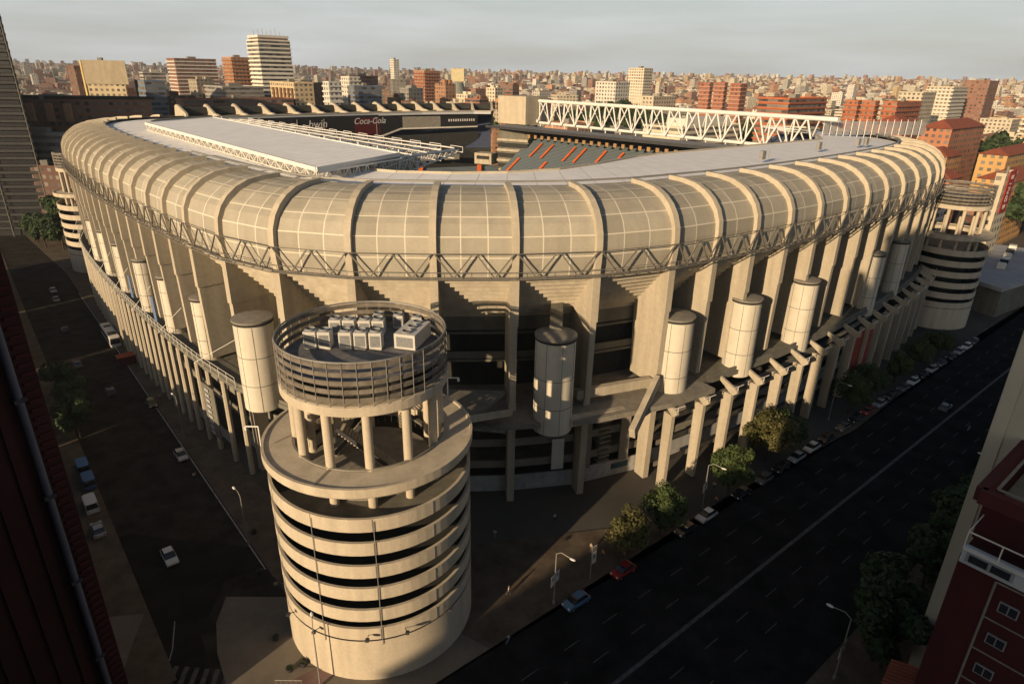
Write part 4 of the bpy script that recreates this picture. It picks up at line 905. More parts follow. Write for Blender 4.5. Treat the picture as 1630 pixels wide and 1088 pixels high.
# domed building
t = empty('domed_building', (-60, 690, 0), 'round domed church-like building with a tall lantern drum on the skyline', 'building')
m = MB(); m.lathe([(13, 0), (13, 46), (11.5, 47)], (-60, 700, 0), 24); m.build('drum', mat('dome_ochre', (0.42, 0.26, 0.10), 0.8), t)
m = MB(); m.lathe([(11.5, 47), (10, 52), (7.5, 56), (6, 62)], (-60, 700, 0), 24); m.build('dome', mat('dome_slate', (0.20, 0.22, 0.19), 0.6), t, smooth=True)
m = MB(); m.box((-60, 706, 69), (13, 8, 12)); m.build('lantern', mat('dome_cream', (0.55, 0.48, 0.30), 0.8), t)
notable(89, 620, 19, 24, 65, CWH, 'white plain-fronted block above the big white truss, centre right', 0.0)
notable(112, 560, 30, 12, 55, CCR, 'low cream block standing below the white plain-fronted block', 0.0)
notable(146, 800, 16, 22, 79, (0.58, 0.50, 0.36), 'tall cream apartment tower on the skyline right of centre', 0.0, (WHITEP, 3.3))
for k, (x, y, zt, nm) in enumerate(((157, 562, 66, 'left'), (166, 552, 66.5, 'middle'), (175.5, 541, 66, 'right'))):
    notable(x, y, 4.5 if k < 2 else 9, 9.2, zt, CRD, 'tall brick apartment tower, %s one of three standing in a row' % nm, 0.0, (mat('pink_balcony', (0.42, 0.22, 0.15)), 3.0))
RB = mat('brick_balcony', (0.40, 0.13, 0.06), 0.8)
t = notable(167, 420, 50, 20, 59, (0.42, 0.12, 0.05), 'long orange-red brick block with balcony rows right above the truss end', 1.0, (RB, 3.1))
for k, (x, y, a, nm) in enumerate(((236, 474, 7, 'narrow left one'), (245, 468, 7, 'narrow middle one'), (256, 461, 44, 'long right one'))):
    notable(x, y, a, 9, 57, (0.38, 0.13, 0.06), 'red brick block with white stair band behind the grey windscreen, %s' % nm, 0.0, (RB, 3.1))
notable(206, 480, 24, 14, 52, CDB, 'dark block between the orange-red block and the narrow brick blocks', 1.0)
# red tiled roofs at the right
def hip(x, y, a, b_, ze, zr, col, label, e=E1, l=L1):
    o = empty('tiled_house', (x, y, 0), label, 'building'); m = MB(); wallbox(m, quadp(x, y, a, b_, e, l), -1, ze, col, 0.0); m.build('wall', [CITY, CROOF], o)
    k = 0.8; q = quadp(x-(e[0]+l[0])*k, y-(e[1]+l[1])*k, a+2*k, b_+2*k, e, l); h = min(a, b_)*0.5
    if a >= b_: r0 = (x+e[0]*h+l[0]*b_/2, y+e[1]*h+l[1]*b_/2, zr); r1 = (x+e[0]*(a-h)+l[0]*b_/2, y+e[1]*(a-h)+l[1]*b_/2, zr)
    else: r0 = (x+l[0]*h+e[0]*a/2, y+l[1]*h+e[1]*a/2, zr); r1 = (x+l[0]*(b_-h)+e[0]*a/2, y+l[1]*(b_-h)+e[1]*a/2, zr)
    Q = [(*p, ze) for p in q]; m = MB()
    if a >= b_: m.face([Q[0], Q[1], r1, r0]); m.face([Q[1], Q[2], r1]); m.face([Q[2], Q[3], r0, r1]); m.face([Q[3], Q[0], r0])
    else: m.face([Q[0], Q[1], r0]); m.face([Q[1], Q[2], r1, r0]); m.face([Q[2], Q[3], r1]); m.face([Q[3], Q[0], r0, r1])
    m.face(Q[::-1]); m.build('roof', ROOFT, o); return o
hip(240, 372, 58, 16, 46.5, 51, (0.40, 0.17, 0.09), 'pink-walled building with a long red hipped roof and rows of white windows')
hip(224, 392, 26, 18, 47, 52, (0.38, 0.15, 0.08), 'shorter pink building with red hipped roof left of the long one')
hip(238, 322, 60, 12, 38, 41, (0.50, 0.30, 0.11), 'bright yellow-orange building with low red roof at the right edge')
hip(214, 330, 22, 14, 36, 40, (0.50, 0.27, 0.12), 'orange house with red roof left of the bright yellow building')
hip(222, 292, 40, 14, 30, 34, (0.55, 0.30, 0.10), 'orange house with wide red roof below the bright yellow building')
hip(196, 296, 18, 14, 30, 34, (0.45, 0.20, 0.11), 'small red-roofed house right behind the far right ramp tower')
notable(178, 270, 10, 8, 29, CWH, 'white cluttered rooftop building behind the far right ramp tower', 0.0)
notable(196, 266, 9, 8, 26, CBR, 'brick cube building next to the white cluttered rooftop', 0.0)
t = notable(173, 232, 14, 3.0, 40, (0.50, 0.44, 0.33), 'beige gable-end building carrying a tall red sign at the right', 0.0)
sx = AV(0, 0); sgn = empty('vertical_sign', (176, 233, 0), 'tall red vertical sign with white letters on the beige gable end, right', 'sign')
e3 = Vector((*E1, 0)); s0 = Vector((173, 232, 0))+e3*3.2+Vector((0.656, -0.755, 0))*0.25
m = MB(); m.beam((s0.x, s0.y, 34), (s0.x+e3.x*8.2, s0.y+e3.y*8.2, 34), 0.3, 15); m.build('panel', REDS, sgn)
for ch, z in (('E', 28.6), ('D', 31.6), ('N', 34.5), ('I', 36.9), ('E', 39.2)):
    q = s0+e3*4.0+Vector((0.656, -0.755, 0))*0.2; put_text('lettering', ch, 3.8, (q.x, q.y, z), (0, 0, 1), (-E1[0], -E1[1], 0), ADW, sgn)
# stair-stepped white building seen through the truss
t = notable(92, 376, 60, 26, 44, (0.62, 0.56, 0.42), 'wide cream building with two rows of dark windows seen through the white truss', 1.0)
m = MB(); m.prism(quadp(98, 388, 46, 14), 44, 48.5); m.build('set_back_storey', WHITEP, t)
notable(60, 392, 22, 22, 40, CGR, 'grey low building behind the left half of the white truss', 1.0)
notable(32, 420, 24, 20, 42, (0.45, 0.25, 0.16), 'pink low building behind the left end of the white truss', 0.0)
# left: long red block with white roof strip, and other near blocks
t = notable(-206, 322, 30, 62, 55, CBR, 'long red brick block with pale gables directly behind the left end of the stadium', 0.0, e=(0.95, 0.31), l=(-0.95, -0.05))
m = MB(); m.prism([(-268, 318), (-206, 322), (-176, 332), (-178, 336), (-266, 330)], 55.9, 57.2); m.build('dark_roof', VDARK, t)
for k in range(6): m = MB(); f = k/6; m.box((-212-52*f, 320.5-2.5*f, 50), (3, 1.6, 8), R(3)); m.build('gable', mat('pale_gable', (0.50, 0.27, 0.16)), t)
t = notable(-186, 296, 24, 78, 42, CGR, 'low grey terrace building with flat pale roof in front of the long red block', 1.0, rf=(0.45, 0.42, 0.36), e=(0.95, 0.31), l=(-0.95, -0.05))
notable(-196, 280, 9, 26, 30, (0.10, 0.05, 0.035), 'brick building with arches beside the far left ramp tower', 0.0, e=(0.95, 0.31), l=(-0.9, 0.2))
notable(-238, 440, 12, 24, 62, CBL, 'blue-grey glass block with a bright green edge, left', 1.0)
notable(-205, 420, 70, 16, 52, CBR, 'long low brick block with window strips behind the far roof ribs, left', 1.0)
notable(-150, 400, 60, 14, 46, (0.30, 0.13, 0.09), 'low dark red block right behind the far roof ribs', 1.0)
notable(-214, 500, 30, 40, 58, CGR, 'grey-green stepped block below the tallest pale tower', 1.0)
notable(404, 640, 40, 22, 66, CCR, 'pale terraced apartment block on the right, left of the brick tower', 0.0, (WHITEP, 3.3))
notable(470, 690, 30, 22, 72, CBR, 'wide brick tower with flat cap on the right skyline', 0.0)
notable(372, 470, 44, 18, 56, CYE, 'yellow sunlit block at the right edge beyond the trees', 0.0, (WHITEP, 3.3))
notable(330, 560, 30, 18, 62, CCR, 'cream block with dark side wall right of the brick blocks', 0.0)
# low pale halls to the right of the far tower
t = empty('low_hall', (196, 236, 0), 'low curved-roof pale hall beside the avenue, right of the far ramp tower', 'building')
m = MB(); m.prism([(156, 196), (180, 212), (205, 246), (186, 262), (164, 236), (150, 214)], 0, 9); m.build('wall', DARKC, t)
m = MB(); m.prism([(155, 195), (181, 211), (206.5, 246), (186, 264), (163, 237), (149, 214)], 9.0, 10.2); m.build('roof', mat('hall_roof', (0.34, 0.34, 0.36), 0.8, 0.2, 0.1), t)
for k in range(5): m = MB(); m.box((172+6*k, 220+7*k, 11), (3.5, 2.5, 1.6), R(50)); m.build('skylight', GLASS if k % 2 else WHITEP, t)

# ------------------------------------------------------------------ THE CITY BEYOND
def in_front(x, y):
    return y > 60 and abs(x) < y*0.86+20
occ = []
for o in COL.objects:
    if o.type == 'EMPTY' and o.get('category') == 'building' and o.location.y > 250: occ.append((o.location.x, o.location.y, 34))
cands = []
random.seed(21)
for gi in range(-60, 120):
    for gj in range(-60, 160):
        step = 40; x = gi*step*E1[0]+gj*step*L1[0]; y = 330+gi*step*E1[1]+gj*step*L1[1]
        if gi % 4 == 3 and random.random() < 0.5: continue
        d = math.hypot(x, y)
        if d < 390 or d > 5200 or not in_front(x, y): continue
        if abs(x-CX) < 150 and y < 400: continue
        x += random.uniform(-5, 5); y += random.uniform(-5, 5)
        if any(math.hypot(x-a, y-b_) < r_ for a, b_, r_ in occ) or math.hypot(x-82, y-560) < 78: continue
        cands.append((d, x, y))
cands.sort()
def kindof(x, y):
    sidef = x/max(1, y); u = random.random()
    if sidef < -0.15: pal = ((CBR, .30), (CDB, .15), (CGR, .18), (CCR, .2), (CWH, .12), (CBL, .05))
    elif sidef < 0.12: pal = ((CBR, .22), (COR, .15), (CGR, .18), (CCR, .27), (CWH, .18))
    else: pal = ((CCR, .36), (CWH, .27), (CBR, .16), (COR, .13), (CYE, .08))
    for c, p in pal:
        if u < p: return c
        u -= p
    return CCR
CN = {CBR: 'red brick', CDB: 'dark brown', CGR: 'grey', CCR: 'cream', CWH: 'white', CBL: 'blue-grey', COR: 'orange', CYE: 'yellow'}
def blockmesh(mb, x, y, d, col, fh=None):
    a = random.uniform(14, 32); b_ = random.uniform(13, 26); u = random.random()
    h = random.choice((12, 15, 18, 21, 21, 24, 24, 27)) if d > 520 else random.choice((12, 15, 18, 21))
    if d < 850: h = random.uniform(34, 54) if x/y < 0.1 else random.uniform(22, 40)
    if d < 850 and x/y < 0.1: a *= 0.7; b_ *= 0.75
    if u > 0.94 and d > 850: h = random.uniform(32, 48); a *= .7; b_ *= .8
    if fh: h = fh; a = min(a, 20)*random.uniform(.7, 1.1); b_ = min(b_, 16)
    rot = random.choice((0, 0, 0.12, -0.35)); e = rot2(*E1, rot); l = rot2(*L1, rot); z0 = gh(x, y)
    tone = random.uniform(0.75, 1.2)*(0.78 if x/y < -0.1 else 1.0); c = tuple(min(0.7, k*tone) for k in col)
    tiled = random.random() < 0.30; rf = (0.21, 0.105, 0.07) if tiled else random.choice(((0.25, 0.22, 0.18), (0.35, 0.30, 0.24), (0.14, 0.13, 0.12), (0.42, 0.38, 0.32)))
    s = 1.0 if random.random() < 0.3 else 0.0
    q = quadp(x, y, a, b_, e, l); wallbox(mb, q, z0-3, z0+h, c, s, rf, 0.8 if not tiled else 0)
    if tiled and h < 30:
        cx_ = sum(p[0] for p in q)/4; cy_ = sum(p[1] for p in q)/4
        for i in range(4):
            p, r_ = q[i], q[(i+1) % 4]; mb.face([(*p, z0+h+0.02), (*r_, z0+h+0.02), (cx_, cy_, z0+h+3.6)], 1, None, (*rf, 0))
    else:
        for _ in range(random.choice((1, 2, 3))):
            f, g_ = random.uniform(.15, .7), random.uniform(.15, .7); hx = x+e[0]*a*f+l[0]*b_*g_; hy = y+e[1]*a*f+l[1]*b_*g_
            qq = quadp(hx, hy, random.uniform(2.5, 6), random.uniform(2.5, 5), e, l); zz = z0+h+random.uniform(1.8, 3.4)
            for i in range(4): p, r_ = qq[i], qq[(i+1) % 4]; mb.face([(*p, z0+h), (*r_, z0+h), (*r_, zz), (*p, zz)], 1, None, (*c, 0))
            mb.face([(*p, zz) for p in qq], 1, None, (*c, 0))
    # set-back or wing
    if random.random() < 0.35: wallbox(mb, quadp(x+e[0]*a, y+e[1]*a, a*0.5, b_*0.6, e, l), z0-3, z0+h*random.uniform(.5, .8), c, s, rf)
    return h, tiled
indiv = []; stuff = MB(); NI = 250
pick = cands[:NI]; rest = cands[NI:]
for d, x, y in pick:
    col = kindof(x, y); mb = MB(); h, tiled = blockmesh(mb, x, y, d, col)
    o = mb.build('city_block', [CITY, CROOF]); off = Vector((x, y, gh(x, y)))
    o.data.transform(Matrix.Translation(-off)); o.location = off
    indiv.append((o, x, y, d, CN[col], h, tiled))
for k, (x, y, hh) in enumerate(((-300, 560, 58), (-275, 592, 62), (-246, 548, 56), (-335, 620, 66), (-172, 604, 60), (-146, 580, 55), (-88, 560, 58), (-62, 600, 62), (-112, 622, 64), (-40, 558, 54), (-76, 502, 50), (-48, 472, 46), (-28, 520, 52), (-96, 440, 44), (-64, 430, 42), (-318, 520, 56), (-180, 536, 54), (-20, 640, 58), (20, 600, 50), (8, 520, 44), (-4, 700, 60), (40, 660, 52), (-200, 640, 62), (-230, 610, 60))):
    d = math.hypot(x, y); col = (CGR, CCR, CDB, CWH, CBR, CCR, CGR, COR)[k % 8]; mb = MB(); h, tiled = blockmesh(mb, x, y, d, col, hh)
    o = mb.build('city_block', [CITY, CROOF]); off = Vector((x, y, gh(x, y))); o.data.transform(Matrix.Translation(-off)); o.location = off; indiv.append((o, x, y, d, CN[col], h, tiled))
for d, x, y in rest: blockmesh(stuff, x, y, d, kindof(x, y))
o = stuff.build('distant_city', [CITY, CROOF]); o['kind'] = 'stuff'; o['label'] = 'hazy mass of far city blocks reaching to the skyline'; o['category'] = 'city'
# labels: look, zone, and rank from the left inside each like-looking set
ORD = ['first', 'second', 'third', 'fourth', 'fifth', 'sixth', 'seventh', 'eighth', 'ninth', 'tenth', 'eleventh', 'twelfth', 'thirteenth', 'fourteenth', 'fifteenth', 'sixteenth', 'seventeenth', 'eighteenth', 'nineteenth', 'twentieth']
sets = {}
for it in indiv:
    o, x, y, d, cn, h, tiled = it; r_ = x/y
    zone = 'above the left roof ribs' if r_ < -0.42 else 'behind the far roof ribs' if r_ < -0.05 else 'above the white truss' if r_ < 0.38 else 'above the grey windscreen' if r_ < 0.6 else 'at the right edge'
    ht = 'low' if h < 22 else 'mid-height' if h < 36 else 'tall'; rf = 'red-roofed' if tiled and h < 30 else 'flat-roofed'
    near = 'nearer' if d < 620 else 'farther'
    sets.setdefault((ht, cn, rf, zone, near), []).append((r_, o))
for (ht, cn, rf, zone, near), L in sets.items():
    L.sort(key=lambda t_: t_[0])
    for k, (_, o) in enumerate(L):
        pos = ('' if len(L) == 1 else ', %s from left' % ORD[min(k, 19)])
        tag(o, '%s %s %s block %s, %s row%s' % (ht, rf, cn, zone, near, pos), 'building', 'city blocks beyond the stadium')

# ------------------------------------------------------------------ TREES
def crown_mesh(name, n, rx, rz, m, seed, leaf=0.42, clumps=16):
    rnd = random.Random(seed); b = MB(); cl = []
    for k in range(clumps):
        while True:
            p = Vector((rnd.uniform(-1, 1), rnd.uniform(-1, 1), rnd.uniform(-0.9, 1)))
            if 0.25 < p.length < 1: break
        cl.append((Vector((p.x*rx*0.8, p.y*rx*0.8, p.z*rz*0.8)), rnd.uniform(0.26, 0.48)*rx))
    for k in range(n):
        c, r_ = rnd.choice(cl); d = Vector((rnd.gauss(0, 1), rnd.gauss(0, 1), rnd.gauss(0, 1))).normalized()*(rnd.random()**0.4)*r_
        p = c+d; s = leaf*rnd.uniform(0.5, 1.3); nrm_ = (d.normalized()+Vector((rnd.uniform(-.8, .8), rnd.uniform(-.8, .8), rnd.uniform(-.3, 1)))).normalized()
        t1 = nrm_.orthogonal().normalized(); t2 = nrm_.cross(t1); an = rnd.uniform(0, 6.28); u = t1*math.cos(an)+t2*math.sin(an); v = nrm_.cross(u)
        b.face([p-u*s-v*s*0.5, p+u*s*0.2-v*s*0.7, p+u*s+v*s*0.1, p-u*s*0.1+v*s*0.7])
    o = b.build(name, m, local=True); me = o.data; bpy.data.objects.remove(o); return me
def trunk_mesh(h, r_, rx, seed):
    rnd = random.Random(seed); b = MB(); b.tube((0, 0, 0), (0.15, 0.1, h*0.45), r_, r_*0.75, 8); b.tube((0.15, 0.1, h*0.45), (0.1, -0.1, h*0.8), r_*0.75, r_*0.35, 8)
    for k in range(6):
        a = rnd.uniform(0, 6.28); b.tube((0.15, 0.1, h*rnd.uniform(.4, .55)), (rx*0.6*math.cos(a), rx*0.6*math.sin(a), h*rnd.uniform(.65, .85)), r_*0.45, r_*0.12, 6)
    o = b.build('trunk', BARK, local=True); me = o.data; bpy.data.objects.remove(o); return me
CRN = [crown_mesh('crown', 8500, 4.6, 3.6, LEAF, 1, 0.26, 26), crown_mesh('crown', 8000, 4.3, 3.9, LEAF, 2, 0.26, 22), crown_mesh('crown', 8500, 4.9, 3.5, LEAF, 3, 0.27, 30), crown_mesh('crown', 6500, 4.7, 3.4, LEAFM, 4, 0.25, 24)]
DRK = [crown_mesh('crown', 5000, 4.4, 4.0, LEAFD, 5, 0.36), crown_mesh('crown', 5000, 4.8, 4.2, LEAFD, 6, 0.38)]
FARC = [crown_mesh('crown', 1500, 5.5, 4.2, LEAFD, 7, 0.75), crown_mesh('crown', 1500, 5.0, 4.8, LEAFD, 8, 0.75)]
TRK = [trunk_mesh(8.5, 0.22, 3.4, 1), trunk_mesh(9, 0.28, 4, 2)]
def tree(x, y, z, cm, tm, s, hz, label, group, rz):
    o = empty('street_tree', (x, y, z), label, 'tree', group, rz)
    c = bpy.data.objects.new('crown', cm); COL.objects.link(c); c.parent = o; c.location = (0, 0, hz*s); c.scale = (s, s, s)
    t_ = bpy.data.objects.new('trunk', tm); COL.objects.link(t_); t_.parent = o; t_.scale = (s, s, s)
AG = 'street trees along the avenue pavement'
for x, y, c, s, lb_ in ((18.8, 81.2, 3, 0.85, 'small sparse yellowing tree nearest the near tower on the pavement'), (25.2, 86.5, 0, 0.86, 'small green tree second from the near tower on the avenue pavement'),
                     (40.2, 98.4, 1, 0.98, 'full green tree beside the white signboard, third from the near tower'), (50.8, 108.8, 3, 1.1, 'broad olive-brown tree, fourth from the near tower'), (55.6, 113.6, 2, 0.9, 'tree touching the broad olive one, fifth from the near tower'),
                     (77, 129.6, 0, .95, 'green tree beside the dark stadium columns, sixth from the near tower'), (86, 138, 2, .85, 'seventh tree from the near tower along the pavement'), (96.5, 146, 1, .85, 'eighth tree from the near tower, in shade'),
                     (106, 154.5, 0, .85, 'ninth tree from the near tower, close before the far right ramp tower'), (117, 163, 2, .8, 'tree in front of the base of the far right ramp tower')):
    tree(x, y, 0.1, CRN[c], TRK[0], s, 6.2, lb_, AG, random.uniform(0, 6))
for k, (tt, s_, sc_) in enumerate(((82, -18.8, 1.05), (76, -16.2, 0.95), (96, -18.5, 1.0), (108, -18.8, 1.05), (121, -18.5, 1.0), (135, -18.8, 1.1), (152, -18.6, 1.1), (170, -18.8, 1.1))):
    x, y = AV(tt, s_); tree(x, y, 0.1, DRK[k % 2], TRK[1], sc_, 7.0, 'dark shaded tree on near side of avenue, %s from picture bottom' % ORD[k], 'dark trees on the near side of the avenue', k)
for k, (x, y, s) in enumerate(((-94, 122, .8), (-88, 113, .8), (-103, 131, .8), (-196, 262, 1.1), (-205, 270, 1.2), (-190, 276, 1.1), (-182, 284, 1.6), (-176, 276, 1.4), (-188, 268, 1.6), (-198, 282, 1.8), (-186, 258, 1.5))):
    tree(x, y, 0.1, DRK[k % 2], TRK[1], s, 7.0, 'dark tree left of side street, %s nearest in its line' % ORD[k], 'dark trees along the side street', k*1.3)
ftr = [(40, 520), (52, 520), (64, 525), (74, 530), (84, 520), (94, 528), (104, 515), (118, 505), (128, 512), (140, 500), (10, 560), (22, 566), (200, 410), (210, 415), (218, 425), (205, 440), (228, 440), (232, 400), (300, 420), (312, 428), (322, 415), (332, 430), (345, 425), (318, 400), (335, 395), (300, 440), (352, 440), (262, 318), (270, 330), (276, 300), (255, 345), (230, 300), (300, 330), (-20, 600), (-40, 560), (-90, 600), (-120, 560), (-135, 600), (-70, 560), (-150, 540), (-210, 440), (-232, 400), (-10, 500), (2, 480), (160, 460), (172, 470), (186, 460)]
ftr.sort(key=lambda p: p[0]/p[1])
for k, (x, y) in enumerate(ftr):
    s = random.uniform(1.4, 2.3); tree(x, y, random.uniform(8, 20) if y > 330 else 2, FARC[k % 2], TRK[1], s, 8.0, 'dark green tree standing between city blocks beyond the stadium, number %d counting from the left' % (k+1) if False else 'dark green tree among far blocks, %s' % ('left of the domed building' if x/y < -0.09 else 'above the white truss' if x/y < 0.3 else 'above the grey windscreen' if x/y < 0.55 else 'near the red-roofed houses at right'), 'trees among the far city blocks', k)

mh = MB(); mh.lathe([(85, -1), (62, 12), (40, 27), (20, 34), (0, 36)], (82, 560, 0), 40); struct(mh.build('park_hill', mat('park_grass', (0.04, 0.055, 0.022), 0.95, 0.4, 0.1), smooth=True))
for k in range(34):
    a = k*2.399; r_ = 7.5*math.sqrt(k+0.5); x, y = 82+r_*math.cos(a), 552+r_*0.6*math.sin(a)
    z = 35*(1-(math.hypot(x-82, y-560)/85)**1.6)
    tree(x, y, max(0, z), FARC[k % 2], TRK[1], random.uniform(1.1, 1.6), 8.0, 'dark round-crowned tree in the park clump behind the white truss', 'trees of the park clump behind the white truss', k)
# ------------------------------------------------------------------ VEHICLES
index_children()
def carmat(c): return mat('car_paint_%d_%d_%d' % tuple(int(k*100) for k in c), c, 0.25, 0.03, spec=0.6)
def make_car(W=1.78, L=4.3, H=1.45, van=False):
    o = bpy.data.objects.new('parked_car', None); COL.objects.link(o)
    hl = L/2
    low = [(-hl, .35), (-hl+.05, .75), (-hl+.35, .88), (hl-1.15, .92), (hl-.12, .72), (hl, .5), (hl-.03, .28), (-hl+.05, .25)]
    if van: low = [(-hl, .35), (-hl, 1.0), (-hl+.1, 1.05), (hl-.7, 1.05), (hl-.05, .8), (hl, .4), (hl-.03, .28), (-hl, .25)]
    top = [(-hl+.32, .86), (-hl+.75, H-.06), (-hl+1.0, H), (hl-1.95, H), (hl-1.65, H-.08), (hl-1.0, .9)] if not van else [(-hl+.05, 1.03), (-hl+.1, H), (hl-1.4, H), (hl-1.1, H-.1), (hl-.55, 1.03)]
    def ext(poly, w0, mb, mi=0, w1=None):
        zs = [p[1] for p in poly]; z0, z1 = min(zs), max(zs); w1 = w1 or w0
        wf = lambda z: w0+(w1-w0)*(z-z0)/(z1-z0)
        Lp = [(x, -wf(z)/2, z) for x, z in poly]; Rp = [(x, wf(z)/2, z) for x, z in poly]
        mb.face(Lp[::-1], mi); mb.face(Rp, mi)
        for i in range(len(poly)): j = (i+1) % len(poly); mb.face([Lp[i], Lp[j], Rp[j], Rp[i]], mi)
    b = MB(); ext(low, W, b, 0, W*0.96); body = b.build('body', carmat((.5, .5, .5)), o, local=True, merge=True, bevel=0.06)
    b = MB(); ext(top, W*0.93, b, 0, W*0.72); b.build('cabin_glass', GLASS, o, local=True, merge=True, bevel=0.04)
    b = MB(); x0, x1 = (-hl+.95, hl-1.98) if not van else (-hl+.05, hl-1.35); b.box(((x0+x1)/2, 0, H+.005), (x1-x0, W*0.72, .05))
    if van: b.box((-0.55, 0, H*0.5+.35), (L-1.9, W*0.95, H-.75))
    rf_ = b.build('roof', carmat((.5, .5, .5)), o, local=True, bevel=0.02)
    for x in (-hl+.75, hl-.8):
        for y in (-W/2+.08, W/2-.08):
            b = MB(); b.tube((x, y-.1, .31), (x, y+.1, .31), .31, n=14); wh = b.build('wheel', TYRE, o, local=True)
            b = MB(); b.tube((x, y-.12, .31), (x, y+.12, .31), .18, n=10); r_ = b.build('rim', RIM, wh, local=True)
    for y in (-W/2+.28, W/2-.28):
        b = MB(); b.box((hl-.09, y, .66), (.12, .34, .15)); b.build('headlight', LAMPG, o, local=True)
        b = MB(); b.box((-hl+.02, y, .72), (.08, .3, .16)); b.build('tail_light', LAMPR, o, local=True)
    return o
car0 = make_car(); van0 = make_car(1.95, 5.2, 2.1, True); index_children(); used = {}
def place_car(proto, x, y, a, col, label, cat='car', group=None, name='parked_car', z=0.02):
    first = proto.name not in used
    o = proto if first else copy_tree(proto)
    if first: used[proto.name] = 1
    o.name = name; o.location = (x, y, z); o.rotation_euler = (0, 0, a); tag(o, label, cat)
    if group: o['group'] = group
    elif 'group' in o: del o['group']
    m = carmat(col)
    for k in COL.objects:
        if k.parent == o and (k.name.startswith('body') or k.name.startswith('roof')):
            k.material_slots[0].link = 'OBJECT'; k.material_slots[0].material = m
    return o
# copy from untouched prototypes: keep the children index keyed on the prototype names
P1, P2 = car0.name, van0.name
CH['car_proto'] = CH.pop(P1); CH['van_proto'] = CH.pop(P2); car0.name = 'car_proto'; van0.name = 'van_proto'; CARK = CH['car_proto']; VANK = CH['van_proto']
def ncopy(which):
    root = {'car': car0, 'van': van0}[which]; ks = {'car': CARK, 'van': VANK}[which]
    c = root.copy(); COL.objects.link(c)
    for k in ks:
        d = k.copy(); COL.objects.link(d); d.parent = c
        for g_ in CH.get(k.name, []): h_ = g_.copy(); COL.objects.link(h_); h_.parent = d
    return c
started = {'car': False, 'van': False}
queue = []
def car(which, x, y, a, col, label, group=None, name='parked_car', z=0.02): queue.append((which, x, y, a, col, label, group, name, z))
AA = math.atan2(EY, EX)
WHT = (.62, .62, .60); BLK = (.02, .02, .022); SIL = (.36, .37, .38); BLU = (.05, .13, .28); REDC = (.28, .02, .02); GRY = (.12, .12, .13)
PG_ = 'cars parked along the avenue kerb'
car('car', *AV(52.6, -48.3), AA+math.pi, (.08, .17, .30), 'blue car parked at the kerb just right of the street lamp', PG_)
car('car', *AV(62.6, -48.3), AA+math.pi, REDC, 'dark red car parked beside the first pavement tree', PG_)
car('car', *AV(78.0, -48.3), AA+math.pi, BLK, 'black car parked directly in front of the white car', PG_)
car('car', *AV(84.0, -48.4), AA+math.pi, WHT, 'white car parked behind the black car beside the second tree', PG_)
cols = [BLK, GRY, BLK, SIL, WHT, BLK, GRY, BLK, REDC, SIL, BLK, GRY, WHT, BLK, SIL, GRY, BLK, SIL, WHT, BLK]
nm = {BLK: 'black', GRY: 'dark grey', SIL: 'silver', WHT: 'white', REDC: 'red', BLU: 'blue'}
cnt = {}
tt = 94.5
for k, c in enumerate(cols):
    n_ = nm[c]; cnt[n_] = cnt.get(n_, 0)+1
    car('car', *AV(tt, -48.3), AA+math.pi, c, '%s car under the trees, %s %s one up the kerb beyond white car' % (n_, ORD[cnt[n_]-1], n_), PG_); tt += 6.0 if k % 5 else 7.5
tt = 104; cnt = {}
for k, c in enumerate([GRY, BLK, SIL, WHT, BLK, GRY, SIL, BLK, WHT, GRY]):
    n_ = nm[c]; cnt[n_] = cnt.get(n_, 0)+1
    car('car', *AV(tt, -22.3), AA, c, '%s car on near side of avenue, %s %s one going away' % (n_, ORD[cnt[n_]-1], n_), 'cars parked on the near side of the avenue'); tt += 9
car('car', *AV(162, -38), AA, GRY, 'dark grey car driving alone far up the avenue', None, 'moving_car')
SA = math.atan2(LY, LX)
car('car', -52.3, 78.3, SA+math.pi, WHT, 'white car driving toward the junction, nearest the near ramp tower', None, 'moving_car')
car('car', -64.2, 106.5, SA+math.pi, SIL, 'silver car behind the lamp post in the middle of the side street', None, 'moving_car')
car('car', -80.8, 127.2, SA+math.pi, BLK, 'black car with white roof marks driving in the side street', None, 'moving_car')
SG = 'vehicles parked on the left side of the side street'
car('car', -93, 132.5, SA, BLK, 'black car parked at the left side of the street beside the dark tree', SG)
car('car', -110, 147, SA, GRY, 'dark grey car parked left of the white bus', SG)
car('car', -128, 170, SA, BLK, 'black car parked left of and beyond the white bus', SG)
car('car', -148, 196, SA, SIL, 'silver car parked far up the left side of the side street', SG)
car('car', -155, 205, SA, WHT, 'white car parked farthest up the left side of the side street', SG)
car('van', -80.2, 101.6, SA, BLU, 'blue van parked at the left kerb, farther of the two blue ones', SG, 'parked_van')
car('van', -76.4, 97.2, SA, (.04, .10, .24), 'blue van parked at the left kerb, nearer of the two blue ones', SG, 'parked_van')
car('van', -72.0, 90.6, SA, WHT, 'white box van parked at the left kerb behind the blue vans', SG, 'parked_van')
car('car', -66.9, 84.2, SA, SIL, 'small silver car parked at the left kerb closest to the junction', SG)
# car park by the low hall
for k in range(8): car('car', 214+7*(k % 4), 262+9*(k//4)+4*(k % 4), AA, cols[(k*3) % 20], '%s car in the car park beyond the low hall, %s in its cluster' % (nm[cols[(k*3) % 20]], ORD[k]), 'cars in the car park by the low hall')
roots = []
for n_, (which, x, y, a, col, label, group, name, z) in enumerate(queue):
    c = ncopy(which); c.location = (x, y, z); c.rotation_euler = (0, 0, a); tag(c, label, 'van' if which == 'van' else 'car', group); c.name = name
    m = carmat(col)
    for k in [k for k in c.children]:
        if k.name.startswith('body') or k.name.startswith('roof'): k.material_slots[0].link = 'OBJECT'; k.material_slots[0].material = m
for root in (car0, van0):
    for k in list(root.children_recursive): bpy.data.objects.remove(k)
    bpy.data.objects.remove(root)
